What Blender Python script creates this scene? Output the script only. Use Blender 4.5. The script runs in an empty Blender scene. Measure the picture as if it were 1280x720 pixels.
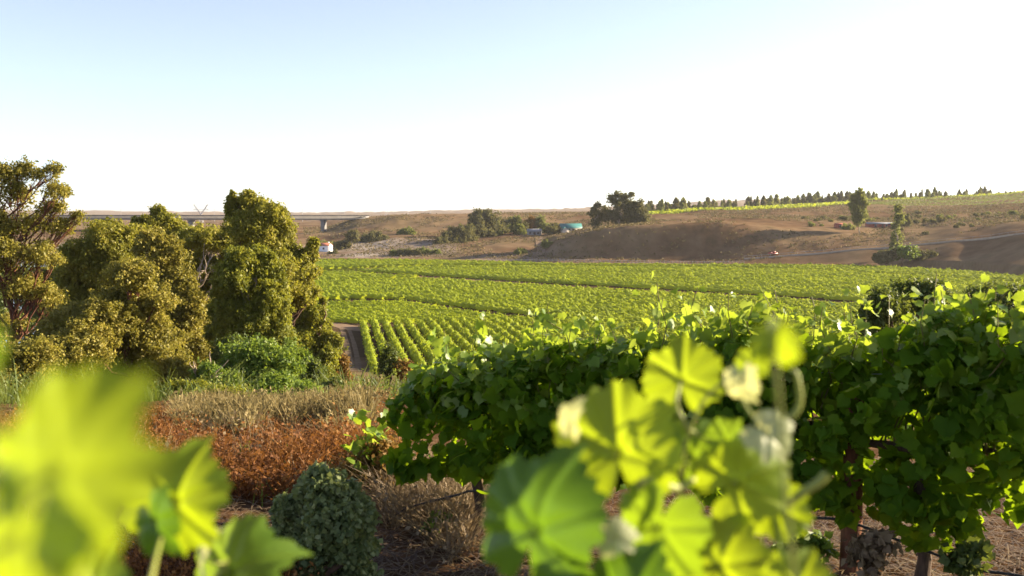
import bpy, math, random
import numpy as np

# ------------------------------------------------------------------ camera, sky, sun
S = bpy.context.scene
COL = S.collection
F, H, HOR = 1250.0, 25.0, 270.0            # focal length (px of a 1280 frame), eye height over the valley floor, horizon row
PITCH = math.atan((360.0 - HOR) / F)
cam_d = bpy.data.cameras.new('camera')
cam = bpy.data.objects.new('camera', cam_d)
COL.objects.link(cam)
cam.location = (0, 0, H)
cam.rotation_euler = (math.pi / 2 - PITCH, 0, 0)
cam_d.sensor_width = 36.0
cam_d.lens = 36.0 * F / 1280.0
cam_d.clip_start = 0.05
cam_d.clip_end = 30000
cam_d.dof.use_dof = True
cam_d.dof.focus_distance = 22.0
cam_d.dof.aperture_fstop = 4.3
S.camera = cam
SUN_EL, SUN_AZ = math.radians(20), math.radians(75)     # azimuth measured from the view direction towards the right
w = bpy.data.worlds.new("World")
S.world = w
w.use_nodes = True
nt = w.node_tree
nt.nodes.clear()
sky = nt.nodes.new('ShaderNodeTexSky')
sky.sky_type = 'NISHITA'
sky.sun_disc = False
sky.sun_elevation = SUN_EL
sky.sun_rotation = SUN_AZ
sky.air_density = 0.72
sky.dust_density = 0.55
sky.ozone_density = 2.6
bg = nt.nodes.new('ShaderNodeBackground')
bg.inputs[1].default_value = 0.079
wo = nt.nodes.new('ShaderNodeOutputWorld')
hs = nt.nodes.new('ShaderNodeHueSaturation')
hs.inputs['Hue'].default_value = 0.515
hs.inputs['Saturation'].default_value = 0.72
nt.links.new(sky.outputs[0], hs.inputs['Color'])
nt.links.new(hs.outputs[0], bg.inputs[0])
nt.links.new(bg.outputs[0], wo.inputs[0])
sd = bpy.data.lights.new('sun', 'SUN')
sd.energy = 5.0
sd.angle = math.radians(0.6)
sd.color = (1.0, 0.83, 0.6)
sun = bpy.data.objects.new('sun', sd)
COL.objects.link(sun)
sun.rotation_euler = (math.pi / 2 - SUN_EL, 0, -SUN_AZ + math.pi)
sun.rotation_euler = (math.radians(90) - SUN_EL, 0, math.pi - SUN_AZ)
S.view_settings.view_transform = 'Standard'
S.view_settings.look = 'None'
S.view_settings.exposure = 1.9
S.view_settings.gamma = 1.0
S.view_settings.use_curve_mapping = False
S.cycles.max_bounces = 7
S.cycles.diffuse_bounces = 4
S.cycles.glossy_bounces = 2
S.cycles.transmission_bounces = 3
S.cycles.volume_bounces = 0
S.cycles.sample_clamp_indirect = 6

# ------------------------------------------------------------------ helpers
cT, sT = math.cos(PITCH), math.sin(PITCH)


def ray(px, py):
    r = (np.asarray(px, float) - 640) / F
    u = -(np.asarray(py, float) - 360) / F
    return r, cT + u * sT, -sT + u * cT


def at(px, py, Y):
    """point seen at pixel (px, py) at forward depth Y"""
    a, b, c = ray(px, py)
    t = Y / b
    return np.array([a * t, Y, H + c * t])


def zat(py, Y):
    u = -(np.asarray(py, float) - 360) / F
    return H + (-sT + u * cT) / (cT + u * sT) * Y


def flat(px, py):
    """point of the valley floor (z = 0) seen at a pixel"""
    a, b, c = ray(px, py)
    t = -H / c
    return np.array([a * t, b * t])


def hash2(ix, iy, seed):
    n = (ix.astype(np.int64) * 374761393 + iy.astype(np.int64) * 668265263 + seed * 1442695041) & 0xFFFFFFFF
    n = ((n ^ (n >> 13)) * 1274126177) & 0xFFFFFFFF
    n = n ^ (n >> 16)
    return (n & 0xFFFF) / 65535.0


def vnoise(x, y, seed=0):
    x = np.asarray(x, float)
    y = np.asarray(y, float)
    ix, iy = np.floor(x), np.floor(y)
    fx, fy = x - ix, y - iy
    fx = fx * fx * (3 - 2 * fx)
    fy = fy * fy * (3 - 2 * fy)
    a, b = hash2(ix, iy, seed), hash2(ix + 1, iy, seed)
    c, d = hash2(ix, iy + 1, seed), hash2(ix + 1, iy + 1, seed)
    return (a * (1 - fx) + b * fx) * (1 - fy) + (c * (1 - fx) + d * fx) * fy - 0.5


def fbm(x, y, seed=0, o=4):
    s, a = 0, 1.0
    for k in range(o):
        s = s + a * vnoise(x * 2 ** k, y * 2 ** k, seed + k * 17)
        a *= 0.5
    return s


def tag(o, label=None, cat=None, group=None, kind=None):
    if label: o['label'] = label
    if cat: o['category'] = cat
    if group: o['group'] = group
    if kind: o['kind'] = kind
    return o


def empty(name, loc):
    o = bpy.data.objects.new(name, None)
    o.empty_display_size = 0.2
    COL.objects.link(o)
    o.location = tuple(float(v) for v in loc)
    return o


class MB:
    """collects vertex and face arrays and links them as ONE mesh object"""

    def __init__(s):
        s.v, s.f, s.n, s.att = [], [], 0, []

    def add(s, v, f, att=None):
        v = np.asarray(v, float).reshape(-1, 3)
        f = np.asarray(f, int)
        s.v.append(v)
        s.f.append(f + s.n)
        s.n += len(v)
        s.att.append(np.zeros(len(v)) if att is None else np.asarray(att, float))
        return s

    def tube(s, pts, rad, n=7, cap=True):
        pts = np.asarray(pts, float)
        k = len(pts)
        rad = np.broadcast_to(np.asarray(rad, float), (k,))
        t = np.gradient(pts, axis=0)
        t /= np.linalg.norm(t, axis=1, keepdims=True) + 1e-9
        ref = np.array([0.31, 0.17, 0.93]) if abs(t[0][2]) < 0.8 else np.array([0.9, 0.3, 0.1])
        a = np.cross(t, ref)
        a /= np.linalg.norm(a, axis=1, keepdims=True) + 1e-9
        b = np.cross(t, a)
        th = np.linspace(0, 2 * math.pi, n, endpoint=False)
        ring = a[:, None] * np.cos(th)[None, :, None] + b[:, None] * np.sin(th)[None, :, None]
        v = pts[:, None] + ring * rad[:, None, None]
        i = np.arange(k - 1)[:, None] * n
        j = np.arange(n)[None]
        j2 = (j + 1) % n
        f = np.stack([i + j, i + j2, i + n + j2, i + n + j], -1).reshape(-1, 4)
        s.add(v.reshape(-1, 3), f)
        if cap:
            for base, c in ((0, pts[0]), ((k - 1) * n, pts[-1])):
                vv = np.vstack([v.reshape(-1, 3)[base:base + n], c[None]])
                jj = np.arange(n)
                s.add(vv, np.stack([jj, (jj + 1) % n, np.full(n, n)], -1))
        return s

    def box(s, c, d, rz=0.0):
        c = np.asarray(c, float)
        d = np.asarray(d, float) / 2
        v = np.array([[x, y, z] for z in (-1, 1) for y in (-1, 1) for x in (-1, 1)], float) * d
        cr, sr = math.cos(rz), math.sin(rz)
        v = np.stack([v[:, 0] * cr - v[:, 1] * sr, v[:, 0] * sr + v[:, 1] * cr, v[:, 2]], 1) + c
        s.add(v, [[0, 2, 3, 1], [4, 5, 7, 6], [0, 1, 5, 4], [2, 6, 7, 3], [0, 4, 6, 2], [1, 3, 7, 5]])
        return s

    def build(s, name, mat, parent=None, smooth=False, att=False):
        me = bpy.data.meshes.new(name)
        if s.n:
            v = np.vstack(s.v)
            if parent is not None:
                v = v - np.array(parent.matrix_basis.translation)[None] if parent.parent is None else v - np.array(
                    parent.parent.matrix_basis.translation)[None]
            me.vertices.add(len(v))
            me.vertices.foreach_set('co', v.ravel().astype(np.float32))
            loops = np.concatenate([f.ravel() for f in s.f])
            tot = np.concatenate([np.full(len(f), f.shape[1]) for f in s.f])
            start = np.concatenate([[0], np.cumsum(tot)[:-1]])
            me.loops.add(len(loops))
            me.loops.foreach_set('vertex_index', loops.astype(np.int32))
            me.polygons.add(len(tot))
            me.polygons.foreach_set('loop_start', start.astype(np.int32))
            me.polygons.foreach_set('loop_total', tot.astype(np.int32))
            if smooth:
                me.polygons.foreach_set('use_smooth', np.ones(len(tot), dtype=bool))
            if att:
                a = me.attributes.new('pattern', 'FLOAT', 'POINT')
                a.data.foreach_set('value', np.concatenate(s.att).astype(np.float32))
            me.update(calc_edges=True)
        me.materials.append(mat)
        o = bpy.data.objects.new(name, me)
        COL.objects.link(o)
        if parent is not None:
            o.parent = parent
        return o


def unit(v):
    return v / (np.linalg.norm(v, axis=-1, keepdims=True) + 1e-9)


def frames(nrm, rng, droop=0.0):
    """an orthonormal frame per leaf: x across, y along (base to tip), z the face normal"""
    nrm = unit(nrm)
    r = rng.normal(size=nrm.shape)
    r[:, 2] -= droop
    y = unit(r - nrm * (r * nrm).sum(1, keepdims=True))
    x = np.cross(y, nrm)
    return x, y, nrm


LEAF_Q = (np.array([[0, 0, 0], [0.30, 0.45, 0.06], [0, 1, -0.05], [-0.30, 0.45, 0.06]]), np.array([[0, 1, 2, 3]]))
LEAF_W = (np.array([[0, 0, 0], [0.5, 0.4, 0.1], [0, 1, -0.05], [-0.5, 0.4, 0.1]]), np.array([[0, 1, 2, 3]]))
NEEDLE = (np.array([[-0.035, 0, 0], [0.035, 0, 0], [0.02, 1, 0.03], [-0.02, 1, 0.03]]), np.array([[0, 1, 2, 3]]))
# a five-lobed vine leaf, folded along the midrib
_o = np.array([[0, 0], [.16, -.12], [.36, -.16], [.42, .02], [.58, .12], [.50, .28], [.56, .50], [.40, .52], [.30, .66], [.18, .74],
               [0, .98], [-.18, .74], [-.30, .66], [-.40, .52], [-.56, .50], [-.50, .28], [-.58, .12], [-.42, .02], [-.36, -.16], [-.16, -.12]])
_v = np.vstack([[0, .33], _o])
_z = 0.30 * np.abs(_v[:, 0]) - 0.35 * (_v[:, 1] - .3) ** 2 - 0.28 * _v[:, 0] ** 2
LEAF_V = (np.column_stack([_v, _z]), np.array([[0, 1 + i, 1 + (i + 1) % 20] for i in range(20)]))


def scatter(mb, tpl, pos, nrm, size, rng, droop=0.0):
    tv, tf = tpl
    x, y, z = frames(nrm, rng, droop)
    size = np.broadcast_to(np.asarray(size, float), (len(pos),))
    v = (x[:, None] * tv[None, :, 0, None] + y[:, None] * tv[None, :, 1, None] + z[:, None] * tv[None, :, 2, None]) * size[:, None, None]
    v = v + pos[:, None]
    f = tf[None] + (np.arange(len(pos)) * len(tv))[:, None, None]
    mb.add(v.reshape(-1, 3), f.reshape(-1, tf.shape[1]))


# ------------------------------------------------------------------ materials
class NT:
    def __init__(s, name):
        s.m = bpy.data.materials.new(name)
        s.m.use_nodes = True
        s.t = s.m.node_tree
        s.t.nodes.clear()
        s.out = s.n('ShaderNodeOutputMaterial')

    def n(s, t, **k):
        x = s.t.nodes.new(t)
        for a, b in k.items(): setattr(x, a, b)
        return x

    def l(s, a, b): s.t.links.new(a, b)

    def noise(s, scale, detail=4, rough=.6, vec=None, dist=0.0):
        x = s.n('ShaderNodeTexNoise')
        x.inputs['Scale'].default_value = scale
        x.inputs['Detail'].default_value = detail
        x.inputs['Roughness'].default_value = rough
        x.inputs['Distortion'].default_value = dist
        if vec is None:
            vec = s.n('ShaderNodeTexCoord').outputs['Object']
        s.l(vec, x.inputs['Vector'])
        return x.outputs['Fac']

    def ramp(s, fac, stops):
        r = s.n('ShaderNodeValToRGB')
        el = r.color_ramp.elements
        while len(el) < len(stops): el.new(0.5)
        for e, (p, c) in zip(el, stops):
            e.position = p
            e.color = (*c, 1) if len(c) == 3 else c
        s.l(fac, r.inputs[0])
        return r.outputs[0]

    def mix(s, fac, a, b, mode='MIX'):
        x = s.n('ShaderNodeMix', data_type='RGBA', blend_type=mode)
        for v, i in ((fac, 0), (a, 6), (b, 7)):
            if isinstance(v, (int, float)): x.inputs[i].default_value = v
            elif isinstance(v, tuple): x.inputs[i].default_value = (*v, 1)
            else: s.l(v, x.inputs[i])
        return x.outputs[2]

    def prin(s, col, rough=.8, spec=.3, bump=None, bstr=.3, bdist=.05):
        p = s.n('ShaderNodeBsdfPrincipled')
        if isinstance(col, tuple): p.inputs['Base Color'].default_value = (*col, 1)
        else: s.l(col, p.inputs['Base Color'])
        if isinstance(rough, (int, float)): p.inputs['Roughness'].default_value = rough
        else: s.l(rough, p.inputs['Roughness'])
        p.inputs['Specular IOR Level'].default_value = spec
        if bump is not None:
            b = s.n('ShaderNodeBump')
            b.inputs['Strength'].default_value = bstr
            b.inputs['Distance'].default_value = bdist
            s.l(bump, b.inputs['Height'])
            s.l(b.outputs[0], p.inputs['Normal'])
        return p.outputs[0]

    def done(s, sh):
        s.l(sh, s.out.inputs[0])
        return s.m


def leaf_mat(name, cols, trans, tfac=.4, rough=.55, spec=.3, nscale=.35, pale=None):
    """leaf tissue: colour differs from leaf to leaf and from branch to branch; light passes through it"""
    t = NT(name)
    g = t.n('ShaderNodeNewGeometry')
    rnd = g.outputs['Random Per Island']
    n = t.noise(nscale, 3)
    k = t.n('ShaderNodeMath', operation='MULTIPLY_ADD')
    t.l(n, k.inputs[0]); k.inputs[1].default_value = 1.1; k.inputs[2].default_value = -.32
    k2 = t.n('ShaderNodeMath', operation='MULTIPLY_ADD', use_clamp=True)
    t.l(rnd, k2.inputs[0]); k2.inputs[1].default_value = .55; t.l(k.outputs[0], k2.inputs[2])
    c = t.ramp(k2.outputs[0], [(i / (len(cols) - 1), q) for i, q in enumerate(cols)])
    if pale is not None:                        # felted pale underside
        c = t.mix(g.outputs['Backfacing'], c, pale)
    p = t.prin(c, rough, spec)
    tr = t.n('ShaderNodeBsdfTranslucent')
    tc = t.mix(.5, c, trans, 'MIX')
    t.l(tc, tr.inputs[0])
    m = t.n('ShaderNodeMixShader')
    m.inputs[0].default_value = tfac
    t.l(p, m.inputs[1]); t.l(tr.outputs[0], m.inputs[2])
    return t.done(m.outputs[0])


def plain_mat(name, c1, c2, scale=4, rough=.85, spec=.2, bstr=.4, bdist=.02, stretch=None):
    t = NT(name)
    vec = t.n('ShaderNodeTexCoord').outputs['Object']
    if stretch:
        mp = t.n('ShaderNodeMapping')
        mp.inputs['Scale'].default_value = stretch
        t.l(vec, mp.inputs['Vector'])
        vec = mp.outputs[0]
    n = t.noise(scale, 5, .65, vec)
    c = t.ramp(n, [(.3, c1), (.7, c2)])
    return t.done(t.prin(c, rough, spec, n, bstr, bdist))


M = {}
M['euc_gold'] = leaf_mat('golden eucalyptus leaves', [(.085, .084, .015), (.165, .155, .024), (.26, .22, .035), (.38, .30, .06)], (.46, .41, .045), .36, .55, .25, .5)
M['euc_olive'] = leaf_mat('olive eucalyptus leaves', [(.07, .08, .013), (.15, .155, .022), (.25, .23, .03), (.38, .31, .045)], (.52, .50, .04), .38, .55, .25, .4)
M['euc_green'] = leaf_mat('green eucalyptus leaves', [(.065, .085, .012), (.13, .15, .018), (.20, .21, .025), (.30, .27, .032)], (.5, .48, .035), .42, .55, .25, .4)
M['shrub_green'] = leaf_mat('bright shrub leaves', [(.05, .09, .014), (.09, .15, .018), (.15, .21, .025), (.21, .25, .04)], (.36, .45, .035), .4, .5, .3, .8)
M['shrub_dark'] = leaf_mat('dark shrub leaves', [(.035, .055, .013), (.06, .09, .018), (.10, .13, .022), (.16, .17, .03)], (.26, .3, .03), .36, .55, .3, .8)
M['shrub_rust'] = leaf_mat('rusty shrub leaves', [(.08, .07, .02), (.17, .11, .025), (.26, .14, .03), (.3, .2, .05)], (.34, .2, .04), .35, .6, .2, .8)
M['sage'] = leaf_mat('grey green saltbush leaves', [(.06, .09, .028), (.11, .15, .05), (.18, .215, .075), (.34, .36, .17)], (.4, .44, .09), .36, .55, .3, 3)  # palest stop puts white glints into the leaf colour
M['far_dark'] = leaf_mat('distant dark foliage', [(.055, .062, .03), (.085, .09, .038), (.12, .118, .045), (.17, .155, .05)], (.28, .25, .06), .38, .7, .1, .2)
M['far_green'] = leaf_mat('distant green foliage', [(.075, .095, .03), (.12, .14, .04), (.17, .185, .05), (.24, .24, .07)], (.36, .38, .07), .42, .7, .1, .2)
M['vine'] = leaf_mat('vine leaves', [(.028, .074, .004), (.052, .118, .006), (.088, .165, .008), (.14, .215, .012)], (.48, .66, .01), .5, .6, .09, 1.2)
M['vine_young_sunlit'] = leaf_mat('young and sunlit vine leaves', [(.085, .16, .015), (.13, .22, .02), (.19, .27, .03), (.28, .33, .08)], (.54, .64, .035), .5, .4, .4, 2)  # young growth; on the hedge top its light green also stands for sunlight
M['field'] = leaf_mat('field vine leaves', [(.125, .17, .012), (.19, .245, .014), (.27, .33, .018), (.34, .38, .024)], (.62, .66, .025), .45, .6, .2, .05)
M['hill_vine'] = leaf_mat('hill vine leaves', [(.06, .085, .014), (.09, .115, .018), (.12, .14, .02), (.15, .15, .03)], (.26, .3, .03), .35, .6, .2, .05)
M['bark'] = plain_mat('brown bark', (.06, .035, .022), (.16, .095, .06), 6, stretch=(3, 3, .6))
M['bark_pale'] = plain_mat('pale bark', (.2, .15, .10), (.42, .34, .25), 5, stretch=(2, 2, .5))
M['bark_red'] = plain_mat('reddish bark', (.07, .03, .018), (.2, .085, .045), 6, stretch=(3, 3, .6))
M['vine_bark'] = plain_mat('vine bark', (.04, .027, .018), (.13, .085, .055), 25, stretch=(2, 2, .4))
M['cane'] = plain_mat('green brown cane', (.12, .12, .03), (.2, .16, .06), 12, .6)
M['shoot'] = plain_mat('green shoot', (.2, .24, .04), (.32, .33, .08), 12, .5)
M['post'] = plain_mat('reddish timber', (.09, .035, .018), (.21, .085, .04), 9, .8, stretch=(6, 6, .5))
M['hose'] = plain_mat('black plastic hose', (.012, .012, .013), (.03, .028, .026), 30, .5, .4)
M['wire'] = plain_mat('galvanised wire', (.25, .25, .25), (.4, .4, .4), 30, .4, .5)
M['straw'] = leaf_mat('dry straw', [(.07, .045, .022), (.13, .085, .04), (.21, .15, .075), (.34, .26, .14)], (.4, .3, .15), .25, .6, .3, 2)
M['dry_grass'] = leaf_mat('dry grass', [(.08, .07, .025), (.15, .12, .045), (.23, .18, .07), (.34, .27, .13)], (.4, .3, .1), .3, .7, .2, .8)
M['red_weed'] = leaf_mat('dead red weeds', [(.045, .02, .008), (.12, .047, .014), (.22, .095, .022), (.36, .2, .06)], (.4, .165, .03), .32, .7, .2, .55)
M['concrete'] = plain_mat('weathered concrete', (.15, .145, .145), (.22, .21, .2), .2, .9, .2)
M['concrete_dark'] = plain_mat('stained concrete parapet', (.06, .055, .055), (.10, .095, .09), .2, .9, .2)
M['white_wall'] = plain_mat('white plaster', (.66, .66, .66), (.78, .78, .76), .8, .9, .2)
M['grey_wall'] = plain_mat('grey plaster', (.2, .2, .2), (.3, .29, .28), .8, .9, .2)
M['pale_wall'] = plain_mat('buff plaster', (.42, .38, .32), (.55, .5, .43), .8, .9, .2)
M['red_roof'] = plain_mat('red tiles', (.25, .09, .06), (.36, .14, .09), 2, .85)
M['teal_roof'] = plain_mat('teal sheet roof', (.035, .13, .12), (.055, .18, .165), .6, .5, .3, stretch=(8, 1, 1))
M['grey_roof'] = plain_mat('grey sheet roof', (.14, .145, .15), (.22, .225, .23), .6, .5, .3)
M['red_paint'] = plain_mat('dull red paint', (.22, .05, .035), (.34, .09, .06), .8, .7)
M['red_bright'] = plain_mat('red vehicle paint', (.26, .03, .02), (.33, .045, .03), 2, .4, .5)
M['glass'] = plain_mat('dark glass', (.02, .025, .03), (.04, .045, .05), 2, .12, .6, .05)
M['rubber'] = plain_mat('tyre rubber', (.015, .015, .015), (.03, .03, .03), 9, .8)
M['steel'] = plain_mat('grey steel', (.3, .3, .31), (.4, .4, .41), 4, .5, .5)
M['rail'] = plain_mat('pale canal lining', (.26, .21, .155), (.38, .31, .23), .5, .8)
M['rock'] = plain_mat('pale stone', (.3, .27, .24), (.5, .46, .42), 3, .9)


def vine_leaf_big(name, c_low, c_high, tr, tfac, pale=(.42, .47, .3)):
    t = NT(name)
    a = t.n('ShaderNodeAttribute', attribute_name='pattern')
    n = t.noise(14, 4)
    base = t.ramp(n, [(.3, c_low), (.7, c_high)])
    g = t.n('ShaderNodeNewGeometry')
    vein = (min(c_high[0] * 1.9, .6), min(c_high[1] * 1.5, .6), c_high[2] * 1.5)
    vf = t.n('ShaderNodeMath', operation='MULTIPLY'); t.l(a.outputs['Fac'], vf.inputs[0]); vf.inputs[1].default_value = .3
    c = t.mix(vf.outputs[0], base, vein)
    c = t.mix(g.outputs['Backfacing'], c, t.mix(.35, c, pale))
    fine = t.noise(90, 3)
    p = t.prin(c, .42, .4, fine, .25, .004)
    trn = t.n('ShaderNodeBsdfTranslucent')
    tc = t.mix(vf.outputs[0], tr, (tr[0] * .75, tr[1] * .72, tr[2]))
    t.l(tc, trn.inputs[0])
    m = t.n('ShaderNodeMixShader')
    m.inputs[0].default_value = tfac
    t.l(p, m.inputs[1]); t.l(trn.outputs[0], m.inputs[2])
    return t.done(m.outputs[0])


M['leaf_sunlit'] = vine_leaf_big('sunlit yellow vine leaf', (.11, .19, .012), (.19, .27, .018), (.38, .48, .01), .55)  # sunlight through the blade is put into this yellow
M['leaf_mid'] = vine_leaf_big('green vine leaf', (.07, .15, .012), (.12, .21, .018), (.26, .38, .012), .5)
M['leaf_shaded'] = vine_leaf_big('shaded dark green vine leaf', (.035, .095, .01), (.06, .14, .014), (.14, .26, .01), .45)  # darker copy of the leaf, shade put into its green
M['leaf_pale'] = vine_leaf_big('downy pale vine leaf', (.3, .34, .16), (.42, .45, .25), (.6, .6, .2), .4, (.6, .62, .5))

# ------------------------------------------------------------------ terrain: one sheet from behind the camera to the horizon
CX = np.array([-900, -300, 100, 300, 400, 450, 500, 560, 600, 640, 680, 700, 740, 760, 820, 900, 1000, 1100, 1150, 1200, 1300, 1600, 2300], float)
LAY = [  # py of each terrain line per column, forward depth per column; None = the far edge of the flat field
    ([322, 322, 322, 322, 324, 324.5, 325, 326, 327, 329, 330, 330.5, 331, 331, 331.5, 332, 332, 334, 336, 339, 350.5, 390, 450], None),
    ([321, 321, 321, 321, 322, 322, 322, 323, 324, 326, 328, 329, 329, 329.5, 330, 330.5, 330, 329, 326, 327, 333, 365, 420],
     [580, 580, 580, 580, 592, 592, 590, 580, 570, 548, 530, 525, 522, 520, 518, 515, 512, 500, 478, 455, 398, 330, 300]),
    ([316, 316, 316, 316, 314, 313, 312, 314, 316, 320, 322, 322, 322, 323, 325, 326, 319, 310.5, 306, 301, 290.5, 262, 230],
     [620, 620, 620, 620, 630, 630, 628, 610, 600, 575, 545, 540, 536, 534, 532, 530, 526, 520, 512, 500, 460, 400, 360]),
    ([303, 303, 303, 303, 306, 301, 297, 298, 301, 303, 311, 304, 290, 285.5, 280, 278, 287, 292, 289, 283, 277, 245, 215],
     [700, 700, 700, 700, 700, 690, 680, 680, 670, 650, 610, 556, 548, 546, 547, 549, 556, 562, 560, 545, 500, 440, 400]),
    ([294, 294, 293, 293, 293, 290, 287, 290, 292, 293, 293, 292, 284, 281, 276.5, 274, 274, 276, 273, 270, 265, 232, 205],
     [790, 790, 790, 790, 790, 770, 760, 740, 720, 700, 690, 690, 690, 690, 690, 690, 690, 660, 650, 640, 620, 560, 520]),
    ([290, 290, 288, 291, 291, 272, 268, 268, 268, 268, 268, 268, 268, 268, 267, 264, 261.5, 259, 258, 257, 252, 225, 195],
     [900, 890, 870, 850, 840, 835, 830, 830, 835, 840, 840, 850, 860, 860, 860, 860, 850, 850, 850, 850, 840, 800, 780]),
    ([284, 284, 283, 284, 283, 276, 272, 270, 268.5, 267.5, 267, 267, 266.5, 266, 263.5, 260, 256, 250.5, 248, 246, 240, 217, 188],
     [1150] * 23),
    ([276, 275, 274, 274, 273, 272, 271, 269, 268, 267, 266.5, 266, 265, 264.5, 262.5, 260, 257, 252, 250, 249, 245, 230, 210],
     [2100] * 23),
    ([266, 265, 264, 266, 266.5, 266, 265.3, 263.5, 263, 262.6, 262.2, 262, 260.5, 259.5, 256.5, 251.5, 249, 249, 249, 249, 250, 252, 252],
     [4600] * 23),
    ([269] * 23, [12000] * 23),
]
LY, LZ = [], []
for py, Y in LAY:
    py = np.array(py, float)
    if Y is None:
        a, b, c = ray(CX, py)
        Y = b * (-H / c)
        z = np.zeros(len(CX))
    else:
        Y = np.array(Y, float)
        z = zat(py, Y)
    LY.append(Y); LZ.append(z)
LY, LZ = np.array(LY), np.array(LZ)
DROP_Y = np.array([-60, -15, 0, 6, 8, 12, 20, 40, 60, 100, 140, 158, 172, 9999.])
DROP = np.array([1.3, 1.6, 2.0, 2.36, 2.52, 3.0, 4.2, 7.6, 11, 17, 22.7, 24.5, 25, 25.])


def smooth_interp(x, xp, fp):
    """piecewise cubic (Catmull-Rom) with limited overshoot"""
    x = np.clip(x, xp[0], xp[-1])
    i = np.clip(np.searchsorted(xp, x) - 1, 0, len(xp) - 2)
    m = np.gradient(fp, xp)
    d = np.diff(fp) / np.diff(xp)
    for k in range(len(m)):
        dl = d[max(k - 1, 0)]; dr = d[min(k, len(d) - 1)]
        if dl * dr <= 0: m[k] = 0
        else: m[k] = np.sign(m[k]) * min(abs(m[k]), 2.5 * min(abs(dl), abs(dr)))
    h = xp[i + 1] - xp[i]
    t = (x - xp[i]) / h
    return ((2 * t ** 3 - 3 * t ** 2 + 1) * fp[i] + (t ** 3 - 2 * t ** 2 + t) * h * m[i] + (-2 * t ** 3 + 3 * t ** 2) * fp[i + 1] + (t ** 3 - t ** 2) * h * m[i + 1])


def gz(x, y):
    x = np.atleast_1d(np.asarray(x, float))
    y = np.atleast_1d(np.asarray(y, float))
    near = H - smooth_interp(y, DROP_Y, DROP)
    near = np.where(y < 172, near, 0.0)
    # gentle swells of the near slope
    k = np.clip(y / 30, 0, 1) * np.clip((165 - y) / 40, 0, 1)
    near = near + k * (1.2 * fbm(x / 22, y / 22, 5, 3)) + 0.12 * fbm(x / 1.6, y / 1.6, 9, 4) * np.clip((60 - y) / 30, 0, 1)
    # the river lies to the left
    rv = np.clip((-x - 34 - 0.09 * np.clip(y, 0, 400)) / 14, 0, 1) * np.clip((y - 85) / 40, 0, 1) * np.clip((610 - y) / 60, 0, 1)
    near = near - rv * (3.0 + np.clip(near, 0, 50) * .9)
    u = 640 + F * x / np.maximum(y, 30)
    i = np.clip(np.searchsorted(CX, u) - 1, 0, len(CX) - 2)
    t = np.clip((u - CX[i]) / (CX[i + 1] - CX[i]), 0, 1)
    t = t * t * (3 - 2 * t) * .5 + t * .5
    ly = LY[:, i] * (1 - t) + LY[:, i + 1] * t
    lz = LZ[:, i] * (1 - t) + LZ[:, i + 1] * t
    far = np.zeros_like(x)
    for k in range(len(LY) - 1):
        s = np.clip((y - ly[k]) / (ly[k + 1] - ly[k] + 1e-6), 0, 1)
        s = .6 * s + .4 * s * s * (3 - 2 * s)
        m = (y > ly[k])
        far = np.where(m, lz[k] + (lz[k + 1] - lz[k]) * s, far)
    amp = np.clip((y - ly[0]) / 60, 0, 1)
    rough = amp * (np.clip(y, 0, 4000) / 700) * (1.9 * fbm(x / 55, y / 55, 21, 4) + .9 * fbm(x / 9, y / 14, 33, 3) * np.clip((1500 - y) / 800, 0, 1))
    far = far + rough
    return np.where(y > 200, np.where(y > ly[0], far, near), near)


def g1(x, y): return float(gz(x, y)[0])


def ground_mat():
    t = NT('dry earth and scrub')
    vec = t.n('ShaderNodeTexCoord').outputs['Object']
    big = t.noise(.012, 5, .6, vec)
    mid = t.noise(.12, 6, .65, vec)
    fine = t.noise(2.2, 6, .7, vec)
    hill = t.ramp(big, [(.3, (.085, .05, .028)), (.45, (.15, .088, .048)), (.56, (.23, .16, .09)), (.7, (.15, .12, .05))])
    scrub = t.ramp(mid, [(.34, (.035, .032, .015)), (.5, (.11, .07, .04)), (.62, (.155, .105, .06)), (.8, (.22, .16, .10))])
    far = t.mix(.5, hill, scrub)
    # pale quarried sand; the far ridges' share is haze put into the colour
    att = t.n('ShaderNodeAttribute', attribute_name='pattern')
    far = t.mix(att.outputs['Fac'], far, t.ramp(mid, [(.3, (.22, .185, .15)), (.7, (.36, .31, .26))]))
    soil = t.ramp(fine, [(.25, (.042, .025, .013)), (.5, (.085, .048, .025)), (.62, (.125, .075, .04)), (.8, (.2, .13, .072))])
    g = t.n('ShaderNodeSeparateXYZ')
    t.l(vec, g.inputs[0])
    mr = t.n('ShaderNodeMapRange')
    mr.inputs[1].default_value = 60; mr.inputs[2].default_value = 150
    t.l(g.outputs[1], mr.inputs[0])
    c = t.mix(mr.outputs[0], soil, far)
    return t.done(t.prin(c, 1.0, 0.0, fine, .6, .06))


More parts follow.
